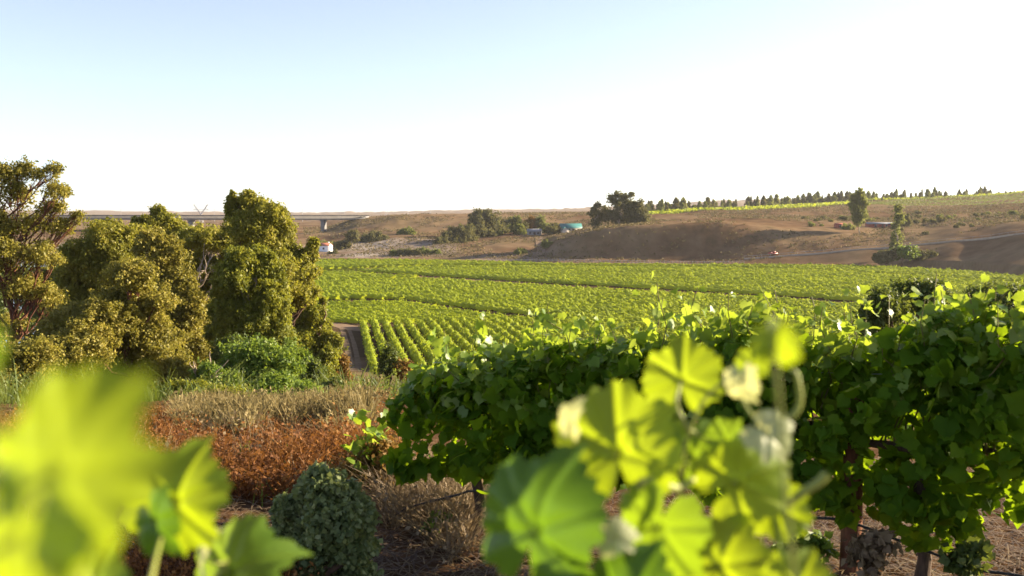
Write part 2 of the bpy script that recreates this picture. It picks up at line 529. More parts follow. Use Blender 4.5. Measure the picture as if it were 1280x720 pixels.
def terrain():
    us = np.unique(np.concatenate([np.linspace(-900, 200, 60), np.linspace(200, 1300, 330), np.linspace(1300, 2300, 60)]))
    ys = np.concatenate([np.linspace(-60, 2, 40), np.geomspace(2.2, 30, 190)[:], np.linspace(30.5, 175, 110), np.linspace(178, 380, 24),
                         np.linspace(384, 900, 300), np.geomspace(906, 12000, 130)])
    ys = np.unique(ys)
    U, Y = np.meshgrid(us, ys)
    X = (U - 640) / F * (np.maximum(Y, 0) + 45)
    Z = gz(X.ravel(), Y.ravel())
    n, m = U.shape
    i = np.arange(n - 1)[:, None] * m + np.arange(m - 1)[None]
    f = np.stack([i, i + 1, i + m + 1, i + m], -1).reshape(-1, 4)
    u2 = 640 + F * X / np.maximum(Y, 30)
    def bump(x0, x1, y0, y1, wx, wy):
        return np.clip((u2 - x0) / wx, 0, 1) * np.clip((x1 - u2) / wx, 0, 1) * np.clip((Y - y0) / wy, 0, 1) * np.clip((y1 - Y) / wy, 0, 1)
    pat = bump(400, 580, 585, 690, 40, 20) * .9 + bump(560, 720, 540, 590, 60, 15) * .5 + bump(-300, 420, 560, 700, 60, 20) * .5
    pat = pat * (.6 + 1.2 * (fbm(X / 30, Y / 30, 4, 3) + .1))
    pat = np.maximum(pat, np.clip((Y - 1500) / 1500, 0, 1) * .45)  # paler with distance: haze put into the far ground colour
    mb = MB()
    mb.add(np.column_stack([X.ravel(), Y.ravel(), Z]), f, np.clip(pat.ravel(), 0, 1))
    o = mb.build('terrain', ground_mat(), None, True, True)
    tag(o, kind='structure')
    return max(60.0, float(Z.max()))


TOP_Z = terrain()

# the river to the left behind the trees
t_ = NT('river water')
wv = t_.noise(.8, 3)
wm = t_.done(t_.prin((.03, .05, .06), .08, .6, wv, .15, .05))
mb = MB()
mb.add([[-520, 84, -1.2], [-38, 84, -1.2], [-60, 640, -1.2], [-520, 640, -1.2]], [[0, 1, 2, 3]])
tag(mb.build('river', wm), kind='structure')


# dirt tracks and bare soil of the field floor, laid a few mm above the terrain
def ribbon(name, pts, width, mat, lift=.03, n=60):
    pts = np.asarray(pts, float)
    s = np.linspace(0, len(pts) - 1, n)
    P = np.stack([smooth_interp(s, np.arange(len(pts)), pts[:, k].copy()) for k in range(2)], 1)
    T = unit(np.gradient(P, axis=0))
    N = np.stack([-T[:, 1], T[:, 0]], 1)
    wob = width / 2 * (1 + .25 * fbm(s * 2, s * 0 + 3, 8, 2))
    rows = []
    for k in np.linspace(-1, 1, 7):
        q = P + N * (wob * k)[:, None]
        rows.append(np.column_stack([q, gz(q[:, 0], q[:, 1]) + lift]))
    V = np.stack(rows, 1)
    i = np.arange(n - 1)[:, None] * 7 + np.arange(6)[None]
    mb = MB()
    mb.add(V.reshape(-1, 3), np.stack([i, i + 1, i + 8, i + 7], -1).reshape(-1, 4))
    return tag(mb.build(name, mat, None, True), kind='structure')


soil_m = plain_mat('field soil', (.055, .037, .02), (.105, .07, .037), .4, 1.0, 0.0)
soil2_m = plain_mat('wheel track soil', (.12, .085, .05), (.2, .145, .09), .5, 1.0, 0.0)
track_m = plain_mat('pale dirt track', (.17, .115, .07), (.27, .195, .13), .5, 1.0, 0.0)
sx, sy = np.meshgrid(np.linspace(-75, 420, 40), np.linspace(176, 370, 20))
i = np.arange(19)[:, None] * 40 + np.arange(39)[None]
tag(MB().add(np.column_stack([sx.ravel(), sy.ravel(), np.full(sx.size, .02)]), np.stack([i, i + 1, i + 41, i + 40], -1).reshape(-1, 4)).build('field_ground', soil_m), kind='structure')
ribbon('dirt_track', [flat(385, 400), flat(425, 407), flat(470, 413), flat(560, 411), flat(640, 407)], 5.0, track_m, .06)
ribbon('dirt_track', [flat(425, 405), flat(432, 425), flat(437, 450), flat(441, 470)], 1.1, soil2_m, .05)
ribbon('dirt_track', [flat(434, 407), flat(441, 425), flat(447, 450), flat(449, 470)], .9, soil2_m, .05)
ribbon('dirt_track', [flat(380, 342), flat(460, 343), flat(560, 352), flat(620, 354)], 6.0, track_m, .06)
ribbon('farm_road', [at(676, 318, 560)[:2], at(676, 305, 620)[:2], at(673, 296, 675)[:2]], 5.0, track_m, .25)
ribbon('field_edge_road', [flat(380, 325.2), flat(500, 325.6), flat(640, 329), flat(760, 331.3), flat(900, 332.2)], 4.0, track_m, .12)

# ------------------------------------------------------------------ the vineyard in the valley
BLOCKS = [
    ('far', [(250, 326.5), (380, 326.5), (500, 326.9), (600, 328.6), (700, 332), (870, 333.2), (1000, 333.4), (1100, 335.6), (1200, 341), (1320, 352), (1500, 375),
             (1500, 388), (1300, 356), (1000, 338), (870, 335), (640, 333), (540, 333.4), (400, 336.8), (250, 339)], (1, -.18)),
    ('right', [(445, 339.6), (540, 335.2), (640, 335.0), (870, 336.8), (1000, 339.5), (1300, 358), (1500, 391), (1500, 413), (1080, 378.5), (960, 369.5), (850, 363.5), (700, 355.5), (560, 346.8)], (1, -.95)),
    ('left', [(250, 342.5), (380, 341.8), (440, 343.2), (528, 349.2), (440, 351.3), (380, 352.2), (250, 355)], (1, -.3)),
    ('middle', [(250, 357), (380, 354.4), (440, 353.4), (531, 351.2), (562, 352.5), (700, 362), (850, 370.2), (960, 376.4), (1080, 386), (1500, 423), (1500, 480),
                (1000, 431), (790, 410), (700, 399.5), (600, 389), (507, 375.5), (440, 375), (380, 377)], (1, -.62)),
    ('wedge', [(330, 384), (400, 380), (505, 379.3), (600, 394.5), (690, 405), (640, 404), (560, 404.5), (425, 405.5), (380, 399), (330, 398)], (1, -.42)),
]


def inpoly(x, y, P):
    r = np.zeros(len(x), bool)
    j = len(P) - 1
    for i in range(len(P)):
        xi, yi = P[i]; xj, yj = P[j]
        c = ((yi > y) != (yj > y)) & (x < (xj - xi) * (y - yi) / (yj - yi + 1e-12) + xi)
        r ^= c
        j = i
    return r


def hedge_strip(mb, P, D, rng, h=1.55, wd=.62, leaves=0, lsize=.4):
    """a trained vine row: P points along the row on the ground (n,2), D unit direction"""
    n = len(P)
    if n < 3: return
    N = np.array([-D[1], D[0]])
    prof = np.array([[-.6, .25], [-.8, .65], [-.62, 1.05], [0, 1.25], [.62, 1.05], [.8, .65], [.6, .25]])
    k = len(prof)
    gap = np.clip(1.1 + .6 * vnoise(P[:, 0] / 1.7, P[:, 1] / 1.7, 3), .62, 1.25)
    hh = (h / 1.5) * gap * (1 + .16 * rng.normal(size=n))
    ww = wd * (1 + .25 * rng.normal(size=n)) * gap
    off = prof[None, :, 0] * ww[:, None] + rng.normal(size=(n, k)) * .09
    zz = prof[None, :, 1] * hh[:, None] + rng.normal(size=(n, k)) * .1
    along = rng.normal(size=(n, k)) * .12
    X = P[:, 0, None] + N[0] * off + D[0] * along
    Y = P[:, 1, None] + N[1] * off + D[1] * along
    Z = np.maximum(zz, .1)
    i = np.arange(n - 1)[:, None] * k + np.arange(k - 1)[None]
    mb.add(np.stack([X, Y, Z], -1).reshape(-1, 3), np.stack([i, i + k, i + k + 1, i + 1], -1).reshape(-1, 4))
    if leaves:
        m = int(n * leaves)
        a = rng.integers(0, n, m)
        b = rng.integers(0, k, m)
        pos = np.stack([X[a, b], Y[a, b], Z[a, b]], -1) + rng.normal(size=(m, 3)) * .17 + np.array([0, 0, .1])
        nr = np.stack([N[0] * prof[b, 0], N[1] * prof[b, 0], prof[b, 1] - .5], -1) + rng.normal(size=(m, 3)) * .6
        scatter(mb, LEAF_W, pos, nr, lsize * (.6 + .8 * rng.random(m)), rng)


def row_lines(poly, d, spacing, step):
    D = np.array(d, float); D /= np.linalg.norm(D)
    N = np.array([-D[1], D[0]])
    a, b = poly @ D, poly @ N
    for q in np.arange(b.min() + .5, b.max(), spacing):
        s = np.arange(a.min(), a.max(), step)
        P = s[:, None] * D + q * N
        ok = inpoly(P[:, 0], P[:, 1], poly)
        idx = np.flatnonzero(ok)
        if len(idx) < 4: continue
        for seg in np.split(idx, np.flatnonzero(np.diff(idx) > 1) + 1):
            yield P[seg], D


BL_LABEL = {
    'far': 'farthest strip of green vines along the foot of the hills',
    'right': 'broad block of green vines beyond the dark diagonal headland',
    'left': 'narrow block of green vines beside the trees between two headlands',
    'middle': 'large block of green vines filling the middle of the valley',
    'wedge': 'wedge of small vine rows with brown soil showing beside the dirt track',
}
for bi, (nm, poly, d) in enumerate(BLOCKS):
    P = np.array([flat(*p) for p in poly])
    rng = np.random.default_rng(100 + bi)
    mb = MB()
    far = nm in ('far', 'right', 'left')
    for seg, D in row_lines(P, d, 2.6 if nm != 'wedge' else 2.4, 1.0 if far else .6):
        hedge_strip(mb, seg, D, rng, 1.55 if nm != 'wedge' else 1.15, .72 if nm != 'wedge' else .5, 7.0 if far else 7.0, .33 if far else .3)
    tag(mb.build('vineyard', M['field']), BL_LABEL[nm], 'vineyard', None, 'stuff')

# the nearest block: each row a thing of its own
rowdir = np.array([-math.sin(math.radians(10.0)), math.cos(math.radians(10.0))])
polyA = np.array([flat(*p) for p in [(443, 408.5), (560, 407), (690, 405.5), (720, 403.5), (790, 412.5), (1000, 434), (1250, 458), (1250, 482), (443, 482)]])
lab_first = ['vine row at the left end of the near block, beside the dirt track', 'second vine row from the dirt track', 'third vine row from the dirt track',
             'fourth vine row from the dirt track', 'fifth vine row from the dirt track', 'sixth vine row from the dirt track', 'seventh vine row from the dirt track', 'eighth vine row from the dirt track']
rng = np.random.default_rng(7)
segs = list(row_lines(polyA, rowdir, 2.5, .3))
segs = [s for s in segs if len(s[0]) > 12 and not (len(s[0]) < 160 and s[0][0][0] < -20)]
segs.sort(key=lambda s: s[0][-1][0] * rowdir[1] - s[0][-1][1] * rowdir[0])
for k, (seg, D) in enumerate(segs):
    mid = seg[0]
    root = empty('vine_row', (mid[0], mid[1], 0))
    mb = MB()
    hedge_strip(mb, seg, D, rng, 1.75, .55, 11, .24)
    mb.build('foliage', M['field'], root)
    tr = MB()
    for q in seg[::5]:
        tr.tube([[q[0], q[1], -.05], [q[0] + .04, q[1], .35], [q[0], q[1], .7]], [.05, .04, .04], 5)
    tr.build('trunks', M['vine_bark'], root)['kind'] = 'stuff'
    lb = lab_first[k] if k < len(lab_first) else 'straight green vine row of the near block, farther right behind the foreground vines'
    tag(root, lb, 'vine row', 'vine rows of the nearest block')


# ------------------------------------------------------------------ trees
def blob_leaves(mb, c, r, rng, n, lsize, tpl=LEAF_Q, clump=.36, nsub=None, droop=.8, centers=None):
    r = np.asarray(r, float)
    mean = r.mean()
    if nsub is None: nsub = max(5, int(36 * (mean / max(mean * clump, .01)) ** 2 / 7.7))
    d = unit(rng.normal(size=(nsub, 3)))
    d[:, 2] = np.where(d[:, 2] < -.5, -d[:, 2], d[:, 2])
    rad = (.3 + .75 * rng.random(nsub) ** .6)
    sc = c + d * r * rad[:, None] * .9 * (1 + .16 * rng.normal(size=nsub))[:, None]
    if centers is not None: centers.extend(list(sc))
    sr = mean * clump * (.55 + .9 * rng.random(nsub))
    m = int(n * .8)
    a = rng.integers(0, nsub, m)
    q = unit(rng.normal(size=(m, 3)))
    q[:, 2] = np.where(rng.random(m) < .3, np.abs(q[:, 2]), q[:, 2])
    rr = (.25 + .75 * rng.random(m) ** .5) * (1 + .22 * np.abs(rng.normal(size=m)) * rng.random(m))
    ns = max(6, nsub // 4)
    d3 = unit(rng.normal(size=(ns, 3))); d3[:, 2] = np.abs(d3[:, 2]) * 1.2 - .35
    sc = np.vstack([sc, c + unit(d3) * r * (1.0 + .38 * rng.random((ns, 1)))])
    sr = np.concatenate([sr, mean * clump * (.28 + .3 * rng.random(ns))])
    a = np.where(rng.random(m) < .07, rng.integers(nsub, nsub + ns, m), a)
    d = np.vstack([d, d3]); nsub = nsub + ns
    pos = None
    ax = unit(d * .8 + rng.normal(size=d.shape) * .5 + np.array([0, 0, .35]))
    st = (.75 + 1.1 * rng.random(nsub))
    off = q * (sr[a] * rr)[:, None] * .85
    al = (off * ax[a]).sum(1, keepdims=True)
    pos = sc[a] + off + ax[a] * al * (st[a] - .6)[:, None]
    q2 = unit(rng.normal(size=(n - m, 3)))
    pos2 = c + q2 * r * (rng.random(n - m) ** .4 * (1 + .1 * rng.normal(size=n - m)))[:, None]
    pos = np.vstack([pos, pos2]); q = np.vstack([q, q2])
    scatter(mb, tpl, pos, q + rng.normal(size=(n, 3)) * .8 + np.array([0, 0, .25]), lsize * (.5 + 1.0 * rng.random(n)), rng, droop)


def limb_path(a, b, rng, n=6, sag=.15):
    a, b = np.asarray(a, float), np.asarray(b, float)
    t = np.linspace(0, 1, n)[:, None]
    L = np.linalg.norm(b - a)
    p = a + (b - a) * t
    p[:, 2] += sag * L * (t[:, 0] * (1 - t[:, 0])) * -.6
    p[1:-1] += rng.normal(size=(n - 2, 3)) * L * .035
    return p


def tree(name, label, cat, Y, base_px, blobs, mat, bark, dens=1.0, lsize=.22, seed=0, group=None, trunk_r=.22, clump=.30, tpl=LEAF_Q, base_py=None, depth=.85, twigs=True, cap=60000, fat=1.2):
    rng = np.random.default_rng(seed)
    if twigs:
        extra = []
        for (px, py, rx, ry) in blobs:
            for q in range(2):
                a = rng.random() * 6.28
                extra.append((px + math.cos(a) * rx * .75, py - math.sin(a) * ry * .75, rx * (.35 + .25 * rng.random()), ry * (.35 + .3 * rng.random())))
        blobs = blobs + extra
    bx = (base_px - 640) / F * Y
    bz = g1(bx, Y) - .1
    root = empty(name, (bx, Y, bz))
    tag(root, label, cat, group)
    cs = []
    crown = MB()
    limbs = []
    for (px, py, rx, ry) in blobs:
        yy = Y + rng.normal() * rx / F * Y * .55
        c = at(px, py, yy)
        k = Y / F
        r = np.array([rx * k, rx * k * depth, ry * k])
        n = int(min(cap, dens * rx * ry * 3.14 * 5.5))
        rx, ry = rx * (fat if twigs else 1.05), ry * (fat if twigs else 1.05)
        sub = []
        blob_leaves(crown, c, r, rng, max(n, 30), lsize, tpl, clump, None, .8, sub)
        cs.append((c, r, sub))
    crown.build('crown', mat, root)
    zs = np.array([c[0][2] for c in cs])
    topc = cs[int(np.argmax(zs))][0]
    tr = MB()
    base = np.array([bx, Y, bz])
    ctr = np.mean([c[0] for c in cs], axis=0)
    tp = topc * np.array([1, 1, 1]) - np.array([0, 0, .4])
    path = limb_path(base, tp, rng, 9, 0)
    rad = trunk_r * np.linspace(1, .18, 9) ** .9
    rad[0] *= 1.35
    tr.tube(path, rad, 8)
    tr.build('trunk', bark, root)
    for (c, r, sub) in cs:
        h = np.clip((c[2] - base[2]) / max(tp[2] - base[2], .1) - .28, .12, .8)
        idx = h * 8
        i0 = int(idx); f = idx - i0
        st = path[i0] * (1 - f) + path[min(i0 + 1, 8)] * f
        lb = MB()
        p = limb_path(st, c, rng, 6, .25)
        r0 = trunk_r * (1 - h) * .42 + .02
        lb.tube(p, r0 * np.linspace(1, .35, 6), 6)
        if twigs:
            for s in sub[:7]:
                q = limb_path(p[3] * .5 + p[4] * .5, s, rng, 4, .1)
                lb.tube(q, r0 * .35 * np.linspace(1, .35, 4), 4, False)
        lb.build('limb', bark, root)
    return root


tree('eucalyptus_tree', 'tall thin golden eucalyptus with sky showing through its crown at the left edge', 'tree', 55, 17,
     [(34, 216, 20, 14), (66, 212, 11, 10), (4, 222, 20, 18), (20, 246, 24, 14), (70, 240, 15, 11), (82, 238, 6, 6), (62, 262, 18, 11), (30, 282, 36, 13), (95, 272, 9, 8), (74, 284, 20, 9),
      (12, 318, 34, 18), (52, 322, 26, 16), (25, 360, 32, 16), (58, 372, 22, 14), (-25, 280, 30, 30), (5, 405, 26, 12), (-30, 340, 30, 30)],
     M['euc_gold'], M['bark_red'],  .25, .14, 1, 'eucalyptus trees on the slope', .2, .33, fat=.92)
tree('eucalyptus_tree', 'broad round olive eucalyptus with a golden top below the bridge deck', 'tree', 78, 130,
     [(135, 305, 36, 22), (172, 303, 19, 18), (100, 325, 24, 20), (105, 355, 32, 26), (150, 340, 36, 30), (95, 385, 30, 22), (130, 390, 30, 24)],
     M['euc_olive'], M['bark'], 1.0, .19, 2, 'eucalyptus trees on the slope', .3)
tree('eucalyptus_tree', 'eucalyptus with a small pointed top rising behind the broad round one', 'tree', 98, 200,
     [(197, 268, 9, 11), (199, 280, 18, 13), (180, 282, 14, 11), (216, 288, 18, 13), (200, 300, 26, 16), (222, 310, 15, 15)],
     M['euc_olive'], M['bark'], 1.1, .21, 3, 'eucalyptus trees on the slope', .28)
tree('eucalyptus_tree', 'golden olive eucalyptus column left of the dark hollow with bare branches', 'tree', 70, 212,
     [(190, 310, 20, 20), (212, 320, 20, 20), (218, 348, 22, 22), (228, 372, 20, 20), (210, 385, 30, 28), (238, 392, 18, 22), (222, 420, 34, 26), (240, 440, 22, 20)],
     M['euc_gold'], M['bark'], 1.0, .17, 4, 'eucalyptus trees on the slope', .26)
tree('eucalyptus_tree', 'low brown gold eucalyptus in front, above the big blurred leaf', 'tree', 52, 165,
     [(165, 345, 28, 16), (168, 378, 40, 24), (125, 405, 38, 26), (185, 420, 40, 28), (100, 440, 40, 26), (150, 455, 40, 28), (205, 465, 34, 28), (75, 410, 24, 20), (180, 495, 40, 22), (228, 490, 24, 20), (110, 490, 40, 22), (60, 440, 34, 26), (50, 480, 40, 24), (140, 500, 40, 22)],
     M['euc_gold'], M['bark_red'], .95, .135, 5, 'eucalyptus trees on the slope', .22)
tree('eucalyptus_tree', 'dark flat topped eucalyptus with bare pale branches in its shade', 'tree', 84, 262,
     [(262, 300, 30, 13), (238, 306, 20, 13), (285, 306, 22, 14), (300, 318, 20, 14), (245, 335, 22, 18), (282, 345, 26, 24), (250, 372, 26, 24), (270, 400, 30, 26), (250, 430, 34, 26), (285, 440, 30, 26), (255, 465, 34, 24)],
     M['euc_olive'], M['bark_pale'], 1.0, .2, 6, 'eucalyptus trees on the slope', .3)
tree('eucalyptus_tree', 'tallest eucalyptus of the clump, its top standing above the bridge deck', 'tree', 76, 340,
     [(290, 256, 7, 13), (292, 272, 8, 12), (311, 250, 11, 10), (316, 266, 20, 16), (338, 268, 17, 13), (318, 286, 32, 20), (346, 288, 20, 18), (330, 312, 34, 22), (360, 322, 20, 20), (376, 340, 18, 18),
      (391, 306, 7, 8), (385, 318, 9, 7), (390, 318, 6, 8), (368, 366, 22, 22), (384, 352, 8, 10), (395, 340, 6, 6), (345, 350, 30, 26), (392, 366, 9, 8)],
     M['euc_olive'], M['bark'], 1.1, .185, 7, 'eucalyptus trees on the slope', .32)
tree('eucalyptus_tree', 'leafy green eucalyptus in front of the tallest one, with drooping lower branches', 'tree', 64, 318,
     [(300, 330, 20, 18), (322, 322, 12, 16), (332, 340, 18, 20), (292, 352, 24, 22), (312, 372, 30, 26), (340, 378, 24, 28), (288, 395, 20, 26), (318, 408, 30, 26), (345, 418, 22, 26), (325, 436, 24, 18), (275, 420, 16, 20), (300, 432, 26, 20), (352, 440, 22, 20)],
     M['euc_green'], M['bark_pale'], 1.1, .165, 8, 'eucalyptus trees on the slope', .26)
tree('eucalyptus_tree', 'smaller green gold tree beside the vine rows at the right end of the clump', 'tree', 88, 388,
     [(372, 392, 17, 20), (392, 398, 14, 16), (380, 425, 20, 22), (402, 420, 12, 22), (410, 446, 12, 22), (390, 452, 20, 20), (403, 378, 4, 6), (402, 390, 6, 7), (365, 440, 20, 24), (416, 436, 12, 20), (420, 462, 11, 22), (400, 475, 22, 20), (372, 470, 24, 22), (388, 408, 14, 18)],
     M['euc_green'], M['bark'], 1.2, .19, 9, 'eucalyptus trees on the slope', .2)

# trees along the river bank behind the clump
RB = [(-60, 150, 360, 60, 40), (25, 165, 370, 50, 34), (90, 140, 385, 55, 45), (160, 150, 390, 50, 42), (230, 135, 400, 50, 42), (300, 125, 420, 45, 36), (355, 120, 432, 36, 32)]
RL = ['dark riverside tree beyond the left edge trunk', 'dark riverside tree seen between the trunks of the tall thin eucalyptus', 'dark riverside tree behind the broad round eucalyptus', 'dark riverside tree hidden low behind the brown gold eucalyptus',
      'dark riverside tree behind the golden olive column', 'dark riverside tree low behind the tallest eucalyptus', 'dark riverside tree behind the lower right end of the clump']
for k, (px, Y, py, rx, ry) in enumerate(RB):
    rr_ = np.random.default_rng(60 + k)
    tree('riverside_tree', RL[k], 'tree', Y, px, [(px + rr_.normal() * rx * .45, py + rr_.normal() * ry * .35, rx * .55, ry * .55) for q in range(6)], M['shrub_dark'], M['bark'], .9, .34, 70 + k, 'riverside trees behind the clump', .3)

# pale dead branches
def dead_branch(label, Y, base, tips, seed, r=.06):
    rng = np.random.default_rng(seed)
    b = at(*base, Y)
    root = empty('dead_branch', b)
    tag(root, label, 'branch')
    mb = MB()
    for k, (px, py) in enumerate(tips):
        e = at(px, py, Y + rng.normal() * 1.0)
        p = limb_path(b, e, rng, 8, -.3)
        mb.tube(p, r * np.linspace(1, .2, 8), 5)
        for j in range(3):
            q = p[3 + j]
            L = np.linalg.norm(e - b) * .3
            mb.tube(limb_path(q, q + (unit(e - b) + rng.normal(size=3) * .6) * L, rng, 5, 0), r * .4 * np.linspace(1, .3, 5), 4)
    mb.build('wood', M['bark_pale'], root)


dead_branch('pale bare branches in the dark hollow between two eucalyptus', 72.0, (238, 372), [(268, 318), (276, 332), (262, 325), (250, 330)], 3, .09)
dead_branch('pale curved bare branch below the dark hollow', 70.0, (252, 378), [(282, 344), (274, 346), (288, 350)], 4, .1)
dead_branch('grey dead twisted branch above the dry grass', 42.0, (246, 482), [(242, 452), (225, 474), (278, 466), (268, 452), (292, 472)], 5, .08)


# ------------------------------------------------------------------ shrubs of the slope
def shrub(name, label, Y, px, py, rx, ry, mat, seed, dens=1.0, lsize=.12, group=None, nb=5, tpl=LEAF_Q, cat='shrub', bark='bark', sit=True):
    rng = np.random.default_rng(seed)
    k = Y / F
    bx = (px - 640) * k
    bz = g1(bx, Y)
    root = empty(name, (bx, Y, bz - .05))
    tag(root, label, cat, group)
    crown = MB()
    c0 = at(px, py, Y)
    R = np.array([rx, rx * .9, ry]) * k
    cs = []
    for j in range(nb):
        d = unit(rng.normal(size=3)); d[2] = abs(d[2]) * (1 if j < nb - 2 else -1)
        c = c0 + d * R * (.4 + .35 * rng.random())
        cs.append(c)
        n = int(min(40000, dens * rx * ry * 3.14 * 2.2 / nb * 1.3))
        blob_leaves(crown, c, R * (.5 + .2 * rng.random()), rng, max(n, 40), lsize, tpl, .4, None, .2)
    crown.build('foliage', mat, root)
    st = MB()
    for c in cs:
        p = limb_path((bx + rng.normal() * .05, Y + rng.normal() * .05, min(bz, c[2]) - .05), c, rng, 6, .1)
        st.tube(p, np.linspace(.012, .004, 6) * Y ** .5 * (1 + R[0]) * .6, 5)
    st.build('stem', M[bark], root)
    return root


G_SH = 'shrubs on the slope'
shrub('shrub', 'big round bright green shrub below the eucalyptus', 46, 322, 466, 46, 32, M['shrub_green'], 31, 1.2, .16, G_SH, 9)
shrub('shrub', 'mid green shrub left of the big round green one', 42, 268, 478, 26, 22, M['shrub_green'], 32, 1.1, .14, G_SH)
shrub('shrub', 'bright green feathery shrub right behind the big round one', 55, 366, 462, 20, 30, M['shrub_green'], 33, 1.1, .16, G_SH)
shrub('shrub', 'dark green rounded shrub with a yellow green sunny side', 48, 394, 480, 17, 26, M['shrub_dark'], 34, 1.5, .13, G_SH)
shrub('shrub', 'rusty orange shrub beside the end of the dirt track', 62, 430, 466, 12, 20, M['shrub_rust'], 35, 1.3, .14, G_SH)
shrub('shrub', 'light green grassy shrub in front of the rusty one', 38, 432, 505, 26, 22, M['shrub_green'], 36, 1.2, .1, G_SH, 6, NEEDLE)
shrub('shrub', 'olive green shrub between the big round one and the dry grass', 34, 352, 496, 34, 24, M['shrub_green'], 47, 1.2, .11, G_SH, 7)
shrub('shrub', 'dull green shrub left of the dry grass below the brown gold eucalyptus', 36, 238, 500, 30, 24, M['euc_green'], 48, 1.2, .11, G_SH, 7)
shrub('shrub', 'yellow green upright shrub behind the dark rounded one', 60, 408, 458, 16, 26, M['euc_green'], 49, 1.3, .15, G_SH, 6)
shrub('shrub', 'lime green shrub low in front of the bright feathery one', 30, 388, 500, 26, 18, M['shrub_green'], 71, 1.2, .09, G_SH, 6)
shrub('shrub', 'dark green low shrub between the lime green and the light grassy one', 33, 414, 492, 16, 18, M['shrub_dark'], 72, 1.3, .1, G_SH, 6)
shrub('shrub', 'olive gold shrub at the left of the dry grass, under the brown gold eucalyptus', 28, 285, 508, 34, 20, M['euc_green'], 73, 1.1, .09, G_SH, 7)
shrub('shrub', 'deep green shrub left behind the big round bright one', 52, 292, 452, 24, 28, M['shrub_dark'], 74, 1.2, .14, G_SH, 7)
shrub('shrub', 'green gold shrub with upright top right of the dark rounded one', 50, 410, 486, 14, 24, M['euc_green'], 75, 1.3, .12, G_SH, 6)
shrub('shrub', 'low green thicket at the near end of the dirt track', 44, 446, 500, 20, 16, M['shrub_green'], 76, 1.2, .11, G_SH, 6)
shrub('conical_shrub', 'larger brown green cone shaped shrub in front of the vine rows', 70, 484, 456, 12, 24, M['shrub_dark'], 37, 1.5, .16, G_SH)
shrub('conical_shrub', 'smaller brown gold cone shaped shrub in front of the vine rows', 70, 505, 464, 9, 18, M['shrub_rust'], 38, 1.5, .16, G_SH)
shrub('shrub', 'low dark green tuft at the foot of the near vine rows', 52, 464, 494, 20, 14, M['shrub_dark'], 39, 1.4, .13, G_SH)
shrub('shrub', 'grey brown twiggy shrub beside the left end of the foreground vines', 26, 470, 520, 22, 22, M['dry_grass'], 40, 1.2, .1, G_SH, 6)
shrub('shrub', 'low olive shrub under the tall thin eucalyptus', 44, 30, 460, 45, 40, M['euc_gold'], 41, .8, .14, G_SH, 7)
shrub('shrub', 'dark evergreen shrub behind the vines, leftmost of the dark ones', 30, 1098, 396, 28, 30, M['shrub_dark'], 42, 1.4, .12, 'dark shrubs behind the foreground vines', 7)
shrub('shrub', 'dark evergreen shrub behind the tallest vine shoots', 32, 1150, 378, 34, 24, M['shrub_dark'], 43, 1.3, .12, 'dark shrubs behind the foreground vines', 7)
shrub('shrub', 'dark evergreen shrub behind the vines at the right edge of the photo', 33, 1250, 378, 40, 20, M['shrub_dark'], 44, 1.3, .12, 'dark shrubs behind the foreground vines', 7)
SB = [(405, 612, 26, 22), (430, 630, 26, 22), (380, 640, 28, 26), (415, 655, 34, 28), (448, 655, 22, 24), (365, 668, 24, 24), (395, 685, 34, 22), (435, 685, 28, 20), (455, 636, 10, 12), (400, 725, 40, 22), (360, 715, 26, 22), (440, 718, 30, 20), (398, 594, 8, 10), (423, 603, 8, 12), (358, 640, 8, 9)]
sb = tree('saltbush', 'round grey green saltbush with small pale leaves in front of the red weeds', 'shrub', 6.0, 408, SB, M['sage'], M['bark'], .26, .03, 45, None, .03, .22, LEAF_W, fat=1.0)
shrub('shrub', 'thin brown green bush between the saltbush and the foreground vines', 8.6, 470, 592, 42, 38, M['shrub_rust'], 46, .45, .04, G_SH, 7)


rngp = np.random.default_rng(90)
for k in range(22):
    Y = 9.5 + 9 * rngp.random()
    px = 60 + 380 * rngp.random()
    py = 270 + F * float(np.interp(Y, DROP_Y, DROP)) / Y
    q = F / Y
    shrub('dead_weed', 'bushy dead rust coloured weed on the red weedy slope', Y, px, py - .16 * q, .22 * q, .2 * q, M['red_weed'], 400 + k, .3, .05, 'bushy dead weeds of the red slope', 4, LEAF_Q, 'weed')
for k in range(10):
    Y = 15 + 8 * rngp.random()
    px = 230 + 210 * rngp.random()
    py = 270 + F * float(np.interp(Y, DROP_Y, DROP)) / Y
    q = F / Y
    shrub('dry_bush', 'twiggy grey tan bush between dry grass and red weeds', Y, px, py - .18 * q, .32 * q, .2 * q, M['dry_grass'], 440 + k, .5, .07, 'twiggy dry bushes at the top of the red slope', 5, LEAF_Q, 'bush')


